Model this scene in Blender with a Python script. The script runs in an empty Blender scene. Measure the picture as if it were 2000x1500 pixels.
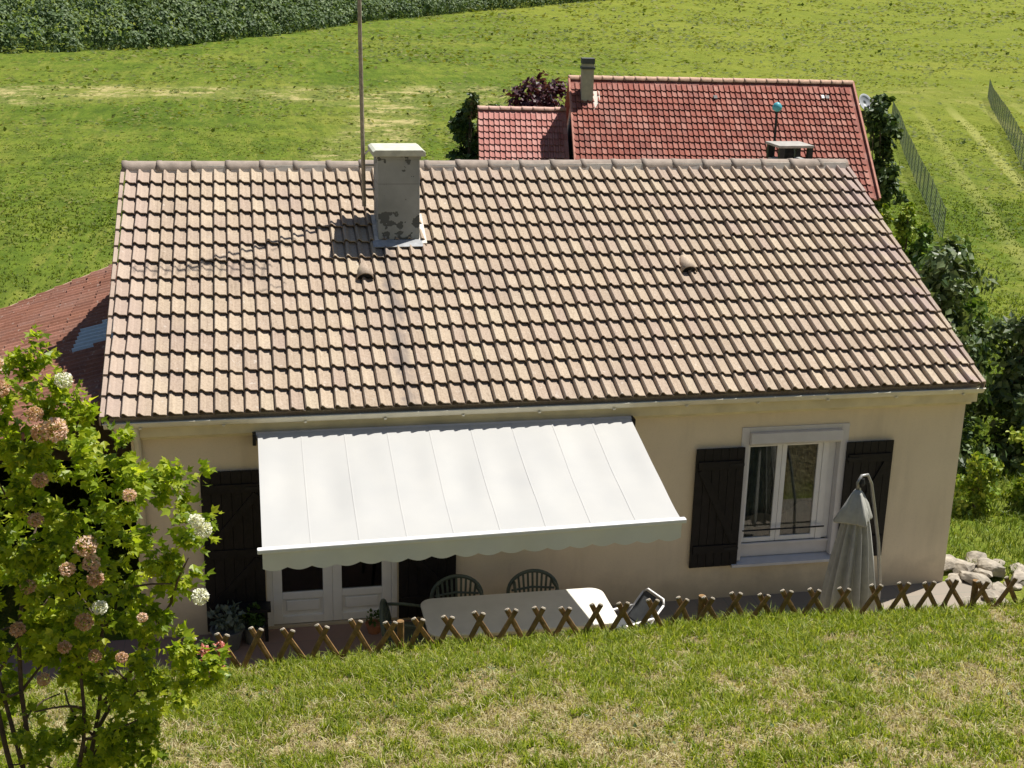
import bpy, bmesh, math, random
import numpy as np
from mathutils import Vector, Matrix

random.seed(7); RNG = np.random.default_rng(11)
S = bpy.context.scene
COL = S.collection
R = math.radians

# ------------------------------------------------------------------ camera
EZ = 2.93                                   # height of the front eave over the terrace
CAM = Vector((1.647, -14.558, 4.8735 + EZ))
yaw, pit, rol = 0.20187, 0.30195, 0.02318
fw = Vector((math.sin(yaw)*math.cos(pit), math.cos(yaw)*math.cos(pit), -math.sin(pit)))
r0 = Vector((math.cos(yaw), -math.sin(yaw), 0)); u0 = r0.cross(fw)
r1 = r0*math.cos(rol) + u0*math.sin(rol); u1 = -r0*math.sin(rol) + u0*math.cos(rol)
cd = bpy.data.cameras.new('camera'); cam = bpy.data.objects.new('camera', cd); COL.objects.link(cam)
cd.sensor_width = 36.0; cd.lens = 2575.7/2000*36; cd.clip_end = 3000; cd.clip_start = 0.1
m3 = Matrix((r1, u1, -fw)).transposed()
cam.matrix_world = Matrix.Translation(CAM) @ m3.to_4x4()
S.camera = cam
# ------------------------------------------------------------------ light
SUN_EL, SUN_AZ = 63.5, 23.0                 # azimuth from +X towards +Y
w = bpy.data.worlds.new('World'); S.world = w; w.use_nodes = True
nt = w.node_tree; bg = nt.nodes['Background']
sky = nt.nodes.new('ShaderNodeTexSky'); sky.sky_type = 'NISHITA'; sky.sun_disc = False
sky.sun_elevation = R(SUN_EL); sky.sun_rotation = R(90 - SUN_AZ); sky.air_density = 1.0; sky.dust_density = 0.4
nt.links.new(sky.outputs[0], bg.inputs[0]); bg.inputs[1].default_value = 0.05
sl = bpy.data.lights.new('sun', 'SUN'); sl.energy = 5.0; sl.angle = R(0.53); sl.color = (1.0, 0.955, 0.88)
sun = bpy.data.objects.new('sun', sl); COL.objects.link(sun)
sd = Vector((math.cos(R(SUN_EL))*math.cos(R(SUN_AZ)), math.cos(R(SUN_EL))*math.sin(R(SUN_AZ)), math.sin(R(SUN_EL))))
sun.rotation_euler = sd.to_track_quat('Z', 'Y').to_euler(); sun.location = sd*60
S.view_settings.view_transform = 'Standard'; S.view_settings.look = 'None'
S.view_settings.exposure = 0.70; S.view_settings.gamma = 1.0; S.view_settings.use_curve_mapping = False

# ------------------------------------------------------------------ materials
def srgb(r, g, b):
    f = lambda c: c/12.92 if c <= .04045 else ((c+.055)/1.055)**2.4
    return (f(r/255), f(g/255), f(b/255), 1)
class NT:
    def __init__(s, name):
        s.m = bpy.data.materials.new(name); s.m.use_nodes = True; s.t = s.m.node_tree
        s.b = s.t.nodes['Principled BSDF']; s.out = s.t.nodes['Material Output']
        s.pos = s.n('ShaderNodeNewGeometry')
    def n(s, typ, **kw):
        o = s.t.nodes.new(typ)
        for k, v in kw.items(): setattr(o, k, v)
        return o
    def put(s, sock, v):
        if hasattr(v, 'bl_idname') or isinstance(v, bpy.types.NodeSocket): s.t.links.new(v, sock)
        elif isinstance(v, tuple) and len(v) == 3 and sock.type == 'RGBA': sock.default_value = (*v, 1)
        else: sock.default_value = v
    def math(s, op, a, b=0.0, clamp=False):
        o = s.n('ShaderNodeMath', operation=op, use_clamp=clamp); s.put(o.inputs[0], a); s.put(o.inputs[1], b); return o.outputs[0]
    def vmath(s, op, a, b):
        o = s.n('ShaderNodeVectorMath', operation=op); s.put(o.inputs[0], a); s.put(o.inputs[1], b)
        return o.outputs['Value'] if op == 'DOT_PRODUCT' else o.outputs[0]
    def noise(s, scale, detail=3, vec=None, stretch=None, rough=.55, rot=0):
        if vec is None: vec = s.pos.outputs['Position']
        if stretch:
            mp = s.n('ShaderNodeMapping'); s.put(mp.inputs[0], vec); mp.inputs['Scale'].default_value = stretch
            mp.inputs['Rotation'].default_value = (0, 0, rot); vec = mp.outputs[0]
        o = s.n('ShaderNodeTexNoise'); s.put(o.inputs['Vector'], vec); o.inputs['Scale'].default_value = scale
        o.inputs['Detail'].default_value = detail; o.inputs['Roughness'].default_value = rough
        return o.outputs[0]
    def ramp(s, fac, stops, interp='LINEAR'):
        o = s.n('ShaderNodeValToRGB'); o.color_ramp.interpolation = interp
        e = o.color_ramp.elements
        while len(e) < len(stops): e.new(0.5)
        for i, (p, c) in enumerate(stops):
            e[i].position = p; e[i].color = (*c[:3], 1) if len(c) >= 3 else c
        s.put(o.inputs[0], fac); return o.outputs[0]
    def step(s, fac, a, b):
        o = s.n('ShaderNodeMapRange', interpolation_type='SMOOTHSTEP'); s.put(o.inputs[0], fac)
        o.inputs[1].default_value = a; o.inputs[2].default_value = b; return o.outputs[0]
    def mix(s, fac, a, b, mode='MIX'):
        o = s.n('ShaderNodeMix', data_type='RGBA', blend_type=mode); s.put(o.inputs[0], fac)
        s.put(o.inputs[6], a); s.put(o.inputs[7], b); return o.outputs[2]
    def bump(s, h, strength=.4, dist=.02):
        o = s.n('ShaderNodeBump'); o.inputs['Strength'].default_value = strength; o.inputs['Distance'].default_value = dist
        s.put(o.inputs['Height'], h); s.put(s.b.inputs['Normal'], o.outputs[0]); return o.outputs[0]
    def fin(s, color, rough=.7, spec=.3, metal=0):
        s.put(s.b.inputs['Base Color'], color); s.put(s.b.inputs['Roughness'], rough)
        s.b.inputs['Specular IOR Level'].default_value = spec; s.b.inputs['Metallic'].default_value = metal
        return s.m
def c3(*c): return (c[0], c[1], c[2])
def simple(name, col, rough=.6, var=.12, scale=8, spec=.3, metal=0, bump=0, bscale=60):
    t = NT(name); n = t.noise(scale, 4)
    a = tuple(min(1, x*(1+var)) for x in col); b = tuple(x*(1-var) for x in col)
    cc = t.ramp(n, [(.3, b), (.7, a)])
    if bump: t.bump(t.noise(bscale, 3), bump, .01)
    return t.fin(cc, rough, spec, metal)

def tile_mat(name, O, ex, es, c, g, cols, dirt=None, dark=.35):
    t = NT(name)
    d = t.vmath('SUBTRACT', t.pos.outputs['Position'], tuple(O))
    a = t.math('FLOOR', t.math('DIVIDE', t.math('ADD', t.vmath('DOT_PRODUCT', d, tuple(ex)), .004), c))
    b = t.math('FLOOR', t.math('DIVIDE', t.math('ADD', t.vmath('DOT_PRODUCT', d, tuple(es)), .012), g))
    cb = t.n('ShaderNodeCombineXYZ'); t.put(cb.inputs[0], a); t.put(cb.inputs[1], b)
    wn = t.n('ShaderNodeTexWhiteNoise', noise_dimensions='2D'); t.put(wn.inputs[0], cb.outputs[0])
    k = len(cols); col = t.ramp(wn.outputs[0], [(i/(k-1) if k > 1 else 0, cc) for i, cc in enumerate(cols)])
    n1 = t.noise(38, 5, rough=.7); col = t.mix(t.step(n1, .35, .8), col, t.mix(1.0, col, (.62, .58, .55), 'MULTIPLY'))
    n2 = t.noise(1.1, 4); col = t.mix(t.math('MULTIPLY', t.step(n2, .45, .75), dark), col, (.25, .19, .17))
    n3 = t.noise(14, 4, rough=.65); col = t.mix(t.math('MULTIPLY', t.step(n3, .6, .72), .5), col, (.55, .50, .44))
    us = t.math('MULTIPLY', t.vmath('DOT_PRODUCT', d, tuple(ex)), 26); vs_ = t.math('MULTIPLY', t.vmath('DOT_PRODUCT', d, tuple(es)), 1.6)
    cv = t.n('ShaderNodeCombineXYZ'); t.put(cv.inputs[0], us); t.put(cv.inputs[1], vs_); st_ = t.noise(1.0, 4, vec=cv.outputs[0], rough=.65)
    col = t.mix(t.math('MULTIPLY', t.step(st_, .52, .70), .45), col, t.mix(1.0, col, (.55,.52,.50), 'MULTIPLY'))
    li = t.noise(26, 3, rough=.6); col = t.mix(t.math('MULTIPLY', t.step(li, .68, .74), .7), col, (.46,.44,.38))
    if dirt: col = dirt(t, col)
    t.bump(t.noise(170, 3), .35, .004)
    return t.fin(col, .8, .2)

def foliage(name, cols, trans=.35, rough=.5, posn=None):
    t = NT(name)
    rp = t.pos.outputs['Random Per Island']
    if posn: rp = t.math('ADD', t.math('MULTIPLY', rp, .62), t.math('MULTIPLY', t.step(t.noise(posn, 2), .3, .7), .38))
    k = len(cols); col = t.ramp(rp, [(i/(k-1), c) for i, c in enumerate(cols)])
    t.fin(col, rough, .35)
    tr = t.n('ShaderNodeBsdfTranslucent'); t.put(tr.inputs[0], t.mix(1.0, col, (1.0, 1.0, .45), 'MULTIPLY'))
    mx = t.n('ShaderNodeMixShader'); mx.inputs[0].default_value = trans
    t.t.links.new(t.b.outputs[0], mx.inputs[1]); t.t.links.new(tr.outputs[0], mx.inputs[2]); t.t.links.new(mx.outputs[0], t.out.inputs[0])
    return t.m
def glass_mat(name, tint=(.35, .38, .38)):
    t = NT(name); t.t.nodes.remove(t.b)
    tr = t.n('ShaderNodeBsdfTransparent'); tr.inputs[0].default_value = (*tint, 1)
    gl = t.n('ShaderNodeBsdfGlossy'); gl.inputs['Roughness'].default_value = .02
    fr = t.n('ShaderNodeFresnel'); fr.inputs[0].default_value = 1.5
    mx = t.n('ShaderNodeMixShader'); t.t.links.new(t.math('ADD', fr.outputs[0], .04), mx.inputs[0])
    t.t.links.new(tr.outputs[0], mx.inputs[1]); t.t.links.new(gl.outputs[0], mx.inputs[2]); t.t.links.new(mx.outputs[0], t.out.inputs[0])
    return t.m

# ------------------------------------------------------------------ mesh helpers
class MB:
    def __init__(s): s.v = []; s.f = []
    def add(s, vs, fs):
        k = len(s.v); s.v += [tuple(p) for p in vs]; s.f += [tuple(i+k for i in f) for f in fs]; return s
    def box(s, x0, x1, y0, y1, z0, z1):
        v = [(x0,y0,z0),(x1,y0,z0),(x1,y1,z0),(x0,y1,z0),(x0,y0,z1),(x1,y0,z1),(x1,y1,z1),(x0,y1,z1)]
        return s.add(v, [(0,3,2,1),(4,5,6,7),(0,1,5,4),(1,2,6,5),(2,3,7,6),(3,0,4,7)])
    def bar(s, a, b, w, h, up=(0,0,1)):
        a = Vector(a); b = Vector(b); d = (b-a).normalized(); u = Vector(up)
        if abs(d.dot(u)) > .98: u = Vector((0,1,0))
        sx = d.cross(u).normalized(); uy = sx.cross(d).normalized(); v = []
        for p in (a, b):
            for i, j in ((-1,-1),(1,-1),(1,1),(-1,1)): v.append(p + sx*(i*w/2) + uy*(j*h/2))
        return s.add(v, [(0,3,2,1),(4,5,6,7),(0,1,5,4),(1,2,6,5),(2,3,7,6),(3,0,4,7)])
    def tube(s, pts, rad, n=8, caps=True):
        pts = [Vector(p) for p in pts]; m = len(pts)
        rs = rad if isinstance(rad, (list, tuple)) else [rad]*m
        vs = []; ref = None
        for i, p in enumerate(pts):
            d = (pts[min(i+1, m-1)] - pts[max(i-1, 0)]).normalized()
            if ref is None: ref = Vector((0,0,1)) if abs(d.z) < .9 else Vector((1,0,0))
            sx = d.cross(ref).normalized(); uy = sx.cross(d).normalized(); ref = uy
            for k in range(n):
                a = 2*math.pi*k/n; vs.append(p + sx*(math.cos(a)*rs[i]) + uy*(math.sin(a)*rs[i]))
        fs = [(i*n+k, i*n+(k+1) % n, (i+1)*n+(k+1) % n, (i+1)*n+k) for i in range(m-1) for k in range(n)]
        if caps: fs += [tuple(range(n-1, -1, -1)), tuple(range((m-1)*n, m*n))]
        return s.add(vs, fs)
    def lathe(s, c, prof, n=20, wob=None):
        vs = []
        for r_, z in prof:
            for k in range(n):
                a = 2*math.pi*k/n; q = r_*(1 if wob is None else wob(a, z)); vs.append((c[0]+q*math.cos(a), c[1]+q*math.sin(a), c[2]+z))
        m = len(prof)
        fs = [(i*n+k, i*n+(k+1) % n, (i+1)*n+(k+1) % n, (i+1)*n+k) for i in range(m-1) for k in range(n)]
        fs += [tuple(range(n-1, -1, -1)), tuple(range((m-1)*n, m*n))]
        return s.add(vs, fs)
    def prism(s, poly, axis, a, b):
        P = {'x': lambda p, t: (t, p[0], p[1]), 'y': lambda p, t: (p[0], t, p[1]), 'z': lambda p, t: (p[0], p[1], t)}[axis]
        n = len(poly); v = [P(p, a) for p in poly] + [P(p, b) for p in poly]
        return s.add(v, [tuple(range(n)), tuple(range(2*n-1, n-1, -1))] + [(i, i+n, (i+1) % n+n, (i+1) % n) for i in range(n)])
    def mesh(s, name, mat, smooth=False, fix=True):
        me = bpy.data.meshes.new(name); me.from_pydata(s.v, [], s.f)
        if fix:
            bm = bmesh.new(); bm.from_mesh(me); bmesh.ops.recalc_face_normals(bm, faces=bm.faces); bm.to_mesh(me); bm.free()
        if smooth: me.polygons.foreach_set('use_smooth', [True]*len(me.polygons))
        me.materials.append(mat); me.update(); return me
    def obj(s, name, mat, parent=None, smooth=False, bevel=0, fix=True):
        o = bpy.data.objects.new(name, s.mesh(name, mat, smooth, fix)); COL.objects.link(o)
        if bevel:
            b = o.modifiers.new('bevel', 'BEVEL'); b.width = bevel; b.segments = 2; b.limit_method = 'ANGLE'; b.angle_limit = R(40)
        if parent is not None: adopt(o, parent)
        return o
def adopt(o, parent):
    o.parent = parent
    if parent.get('_w'): o.matrix_parent_inverse = Matrix.Translation(parent.location).inverted()
def thing(name, loc, label, cat, group=None, rz=0, world=True):
    """an Empty at the thing's base; world=True: children are given in world coordinates"""
    o = bpy.data.objects.new(name, None); COL.objects.link(o); o.location = loc; o.rotation_euler = (0, 0, rz); o.empty_display_size = .2
    tag(o, label, cat, group)
    if world: o['_w'] = 1
    return o
def tag(o, label, cat, group=None):
    o['label'] = label; o['category'] = cat
    if group: o['group'] = group
    return o
def structure(o): o['kind'] = 'structure'; return o
def copy_tree(o, parent=None):
    c = o.copy(); COL.objects.link(c); c.parent = parent
    for ch in list(o.children): copy_tree(ch, c)
    return c
def npmesh(name, V, F, mat, smooth=False):
    """V (n,3), F (m,k) arrays"""
    me = bpy.data.meshes.new(name); V = np.asarray(V, np.float32); F = np.asarray(F, np.int32); m, k = F.shape
    me.vertices.add(len(V)); me.vertices.foreach_set('co', V.ravel())
    me.loops.add(m*k); me.loops.foreach_set('vertex_index', F.ravel())
    me.polygons.add(m); me.polygons.foreach_set('loop_start', np.arange(0, m*k, k, dtype=np.int32))
    me.polygons.foreach_set('use_smooth', np.full(m, bool(smooth)))
    me.update(calc_edges=True); me.materials.append(mat); return me
def npobj(name, V, F, mat, parent=None, smooth=False):
    o = bpy.data.objects.new(name, npmesh(name, V, F, mat, smooth)); COL.objects.link(o)
    if parent is not None: adopt(o, parent)
    return o

LEAF4 = (np.array([(0,0,0),(-.36,.45,.10),(0,1,0),(.36,.45,.10)]), np.array([(0,3,2),(0,2,1)]))
LEAF3L = (np.array([(0,0,0),(-.30,.22,.05),(-.52,.62,.10),(-.2,.58,.03),(0,1.05,-.06),(.2,.58,.03),(.52,.62,.10),(.30,.22,.05)]),
          np.array([(0,7,4),(0,4,1),(7,6,5),(1,3,2),(7,5,4),(1,4,3)]))
def scatter(pts, dirs, size, shape, jitter=.9, sizevar=.35, upb=1.8, bias=(.35,.1), face=False):
    """leaf copies: pts (n,3), dirs (n,3) preferred growing direction -> V,F"""
    n = len(pts); LV, LF = shape
    if face:                                  # blades lie on the clump's surface, facing outwards
        nn_ = dirs + RNG.normal(0, jitter, (n, 3)) + np.array([.1, 0, .35]); d = np.cross(nn_, RNG.normal(0, 1, (n, 3))); q = nn_*3
    else:
        d = dirs + RNG.normal(0, jitter, (n, 3)); q = RNG.normal(0, 1, (n, 3)) + np.array([bias[0], bias[1], upb])
    d /= np.linalg.norm(d, axis=1, keepdims=True)+1e-9; x = np.cross(d, q); x /= np.linalg.norm(x, axis=1, keepdims=True)+1e-9
    z = np.cross(x, d); s = size*(1+RNG.uniform(-sizevar, sizevar, n))[:, None, None]
    V = (LV[None, :, 0:1]*x[:, None] + LV[None, :, 1:2]*d[:, None] + LV[None, :, 2:3]*z[:, None])*s + pts[:, None]
    F = LF[None] + (np.arange(n)*len(LV))[:, None, None]
    return V.reshape(-1, 3), F.reshape(-1, LF.shape[1])
def blob_points(n, c, rad, shell=.55):
    """points in the outer part of an ellipsoid, with outward directions"""
    d = RNG.normal(0, 1, (n, 3)); d /= np.linalg.norm(d, axis=1, keepdims=True)
    r_ = shell + (1-shell)*RNG.random(n)**.6
    return np.array(c) + d*r_[:, None]*np.array(rad), d

# ------------------------------------------------------------------ palette
M = {}
S25 = R(25.25); TC, TG = .17, .3554
EX = Vector((1,0,0)); ES = Vector((0, math.cos(S25), math.sin(S25)))
def main_dirt(t, col):
    sx = t.n('ShaderNodeSeparateXYZ'); t.put(sx.inputs[0], t.pos.outputs['Position']); X, Y = sx.outputs[0], sx.outputs[1]
    n = t.noise(5, 4)
    # grey run-off stain on the tiles below the chimney stack
    cx = t.math('ABSOLUTE', t.math('SUBTRACT', X, t.math('ADD', 3.42, t.math('MULTIPLY', t.math('SUBTRACT', n, .5), .25))))
    k = t.math('MULTIPLY', t.math('SUBTRACT', 1, t.step(cx, .03, .15)), t.math('SUBTRACT', 1, t.step(Y, 2.8, 3.0)))
    col = t.mix(t.math('MULTIPLY', t.math('MULTIPLY', k, t.step(t.noise(3.1, 4, rough=.7), .30, .62)), .75), col, (.16, .135, .12))
    # replacement tiles of a greyer pink towards the right verge
    k2 = t.math('MULTIPLY', t.step(X, 9.6, 10.6), .6)
    col = t.mix(t.math('MULTIPLY', k2, t.step(t.noise(2.2, 2), .4, .6)), col, (.30, .225, .21))
    k3 = t.math('SUBTRACT', 1, t.step(X, .2, .6))
    return t.mix(t.math('MULTIPLY', k3, .4), col, (.38, .29, .255))
M['tile'] = tile_mat('beige concrete tile', (0, 0, EZ), EX, ES, TC, TG,
    [(.345,.274,.205),(.40,.322,.238),(.368,.290,.220),(.445,.365,.27),(.355,.276,.218),(.42,.35,.256)], main_dirt, .3)
M['ridge'] = simple('weathered ridge tile', (.25,.205,.17), .8, .25, 7, bump=.3)
M['render'] = None
def render_mat(name, base, stain):
    t = NT(name); n = t.noise(1.2, 5); n2 = t.noise(45, 4, rough=.7); n3 = t.noise(2.2, 4, stretch=(1, 1, .18))
    col = t.ramp(n, [(.3, tuple(x*.9 for x in base)), (.7, base)])
    col = t.mix(t.math('MULTIPLY', t.step(n3, .52, .72), .35), col, stain)
    col = t.mix(t.math('MULTIPLY', t.step(n2, .5, .75), .22), col, tuple(x*.6 for x in base))
    sx = t.n('ShaderNodeSeparateXYZ'); t.put(sx.inputs[0], t.pos.outputs['Position'])
    sp = t.math('SUBTRACT', 1, t.step(t.math('ADD', sx.outputs[2], t.math('MULTIPLY', t.math('SUBTRACT', t.noise(3.5, 4), .5), .7)), .05, .5))
    col = t.mix(t.math('MULTIPLY', sp, .4), col, (.30,.245,.19))
    t.bump(t.noise(160, 4, rough=.7), .5, .006)
    return t.fin(col, .9, .2)
M['render'] = render_mat('cream wall render', (.78,.67,.495), (.47,.395,.29))
M['render2'] = render_mat('neighbour render', (.62,.55,.45), (.45,.4,.33))
M['cornice'] = simple('cream cornice paint', (.68,.60,.40), .7, .15, 3, bump=.1)
M['gutter'] = simple('sand coloured gutter', (.72,.67,.53), .4, .08, 5)
M['white'] = simple('white lacquer', (.78,.77,.76), .35, .04, 6)
M['white2'] = simple('greyish white plastic', (.62,.60,.60), .4, .05, 6)
M['shutter'] = simple('dark stained shutter wood', (.009,.0075,.008), .6, .4, 12, bump=.25, bscale=30)
M['glass'] = glass_mat('window glass', (.62,.66,.65))
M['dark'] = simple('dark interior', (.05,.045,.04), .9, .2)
M['curtain'] = simple('pale pink curtain cloth', (.80,.66,.63), .9, .1, 12)
M['sheer'] = simple('grey green net curtain', (.34,.38,.37), .9, .35, 9)
M['iron'] = simple('black ironwork', (.02,.02,.022), .5, .2, metal=.3)
M['steel'] = simple('galvanised steel', (.33,.32,.30), .45, .15, metal=.6)
M['rust'] = simple('weathered mast steel', (.30,.255,.19), .65, .3, 20, metal=.1)
M['lead'] = simple('lead flashing', (.30,.31,.32), .55, .2, 14)
M['mortar'] = simple('pale mortar', (.62,.57,.50), .9, .15, 20)
def chimney_mat():
    t = NT('peeling grey chimney render'); n = t.noise(2.0, 4); col = t.ramp(n, [(.3, (.23,.24,.23)), (.7, (.34,.35,.335))])
    sx = t.n('ShaderNodeSeparateXYZ'); t.put(sx.inputs[0], t.pos.outputs['Position']); Z = sx.outputs[2]
    p = t.noise(6.5, 3, rough=.6)
    band = t.math('MAXIMUM', t.math('SUBTRACT', 1, t.step(t.math('ABSOLUTE', t.math('SUBTRACT', Z, 4.62)), .05, .17)),
                  t.math('SUBTRACT', 1, t.step(t.math('ABSOLUTE', t.math('SUBTRACT', Z, 4.40)), .03, .10)))
    band = t.math('MAXIMUM', band, t.math('MULTIPLY', t.step(Z, 5.15, 5.4), .55))
    k = t.step(t.math('ADD', p, t.math('MULTIPLY', band, .16)), .655, .675)
    col = t.mix(k, col, (.10,.105,.10)); jl = t.math('SUBTRACT', 1, t.step(t.math('ABSOLUTE', t.math('SUBTRACT', Z, 5.1)), .004, .014))
    col = t.mix(t.math('MULTIPLY', jl, .6), col, (.2,.2,.2))
    t.bump(t.math('SUBTRACT', t.noise(90, 3), t.math('MULTIPLY', k, .8)), .5, .01); return t.fin(col, .9, .15)
M['chimney'] = chimney_mat()
M['capstone'] = simple('pale concrete cap', (.46,.46,.38), .85, .15, 9, bump=.3)
def awning_mat():
    t = NT('off white awning fabric'); n = t.noise(1.6, 3); col = t.ramp(n, [(.3, (.44,.44,.43)), (.7, (.48,.475,.455))])
    col = t.mix(t.math('MULTIPLY', t.step(t.noise(1.1, 3), .62, .8), .25), col, (.47,.41,.385))
    t.bump(t.noise(400, 2), .1, .002); t.fin(col, .75, .2)
    tr = t.n('ShaderNodeBsdfTranslucent'); t.put(tr.inputs[0], (.6,.58,.53))
    mx = t.n('ShaderNodeMixShader'); mx.inputs[0].default_value = .14
    t.t.links.new(t.b.outputs[0], mx.inputs[1]); t.t.links.new(tr.outputs[0], mx.inputs[2]); t.t.links.new(mx.outputs[0], t.out.inputs[0]); return t.m
M['awning'] = awning_mat(); M['valance'] = simple('valance cloth with painted bounce light', (.74,.735,.68), .8, .05, 3)  # valance colour lightened beyond the awning's to stand in for bounced light
M['greencloth'] = simple('grey green parasol cloth', (.37,.365,.33), .8, .12, 10, bump=.1)
M['alu'] = simple('silver grey tube', (.55,.56,.55), .35, .06, metal=.4)
M['resin'] = simple('dark green resin', (.075,.095,.075), .4, .15)
M['tabletop'] = simple('cream resin table', (.62,.60,.53), .45, .06, 4)
M['picket'] = simple('stained pine picket', (.20,.115,.042), .7, .4, 14, bump=.3, bscale=40)
M['pickettip'] = simple('weathered picket end', (.40,.345,.27), .8, .15)
M['stone'] = simple('pale limestone', (.30,.265,.215), .95, .4, 9, bump=.8, bscale=22)
def terrace_mat():
    t = NT('terracotta terrace slabs'); br = t.n('ShaderNodeTexBrick'); t.put(br.inputs['Vector'], t.pos.outputs['Position'])
    br.offset = 0; br.inputs['Scale'].default_value = 1; br.inputs['Brick Width'].default_value = .4; br.inputs['Row Height'].default_value = .4
    br.inputs['Mortar Size'].default_value = .006
    br.inputs['Color1'].default_value = (.34,.21,.17,1); br.inputs['Color2'].default_value = (.28,.185,.155,1); br.inputs['Mortar'].default_value = (.22,.17,.14,1)
    sx = t.n('ShaderNodeSeparateXYZ'); t.put(sx.inputs[0], t.pos.outputs['Position'])
    col = t.mix(t.step(sx.outputs[0], 5.6, 6.2), br.outputs[0], t.mix(1.0, br.outputs[0], (.80,1.08,1.05), 'MULTIPLY'))
    col = t.mix(t.math('MULTIPLY', t.noise(3, 4), .4), col, (.25,.21,.18)); return t.fin(col, .85, .2)
M['terrace'] = terrace_mat()

# ------------------------------------------------------------------ ground
def smooth(a, b, x):
    t = np.clip((x-a)/(b-a), 0, 1); return t*t*(3-2*t)
def bumps(x, y):
    return (.05*np.sin(x*1.3+.7*y)+.04*np.sin(2.1*y-.9*x+1)+.03*np.sin(3.7*x+2.3*y)+.02*np.sin(5.1*y-4.3*x))
FY = -3.3
def crest(x): return 1.54 + .10*np.sin(np.pi*np.clip((np.asarray(x, float)-1)/9.6, 0, 1)) + .012*np.sin(np.asarray(x, float)*2.1+.5)
def ground_z(x, y):
    x = np.asarray(x, float); y = np.asarray(y, float)
    back = -2.4*smooth(0, 27, y) + .02*np.maximum(0, y-90) + .05*np.maximum(0, y-240)
    back = back + .25*bumps(x*.12, y*.12)*smooth(20, 60, y)*4 - .06
    bank = crest(x) + .30*(FY-.1 - y) + .45*bumps(x, y)*smooth(-3.6, -4.6, y)
    f = smooth(-2.62, -3.25, y)
    return back*(1-f) + bank*f
def axis(lo, hi, a, b, st, grow):
    c = list(np.arange(a, b+1e-6, st)); s_ = st; v = b
    while v < hi: s_ *= grow; v += s_; c.append(v)
    s_ = st; v = a
    while v > lo: s_ *= grow; v -= s_; c.insert(0, v)
    return np.array(c)
gx = axis(-400, 700, -3, 14, .22, 1.09); gy = axis(-60, 900, -12, 2, .16, 1.06)
GX, GY = np.meshgrid(gx, gy); GV = np.stack([GX, GY, ground_z(GX, GY)], -1).reshape(-1, 3)
nx, ny = len(gx), len(gy)
ii, jj = np.meshgrid(np.arange(nx-1), np.arange(ny-1)); b0 = (jj*nx+ii).ravel()
GF = np.stack([b0, b0+1, b0+nx+1, b0+nx], 1)
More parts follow.
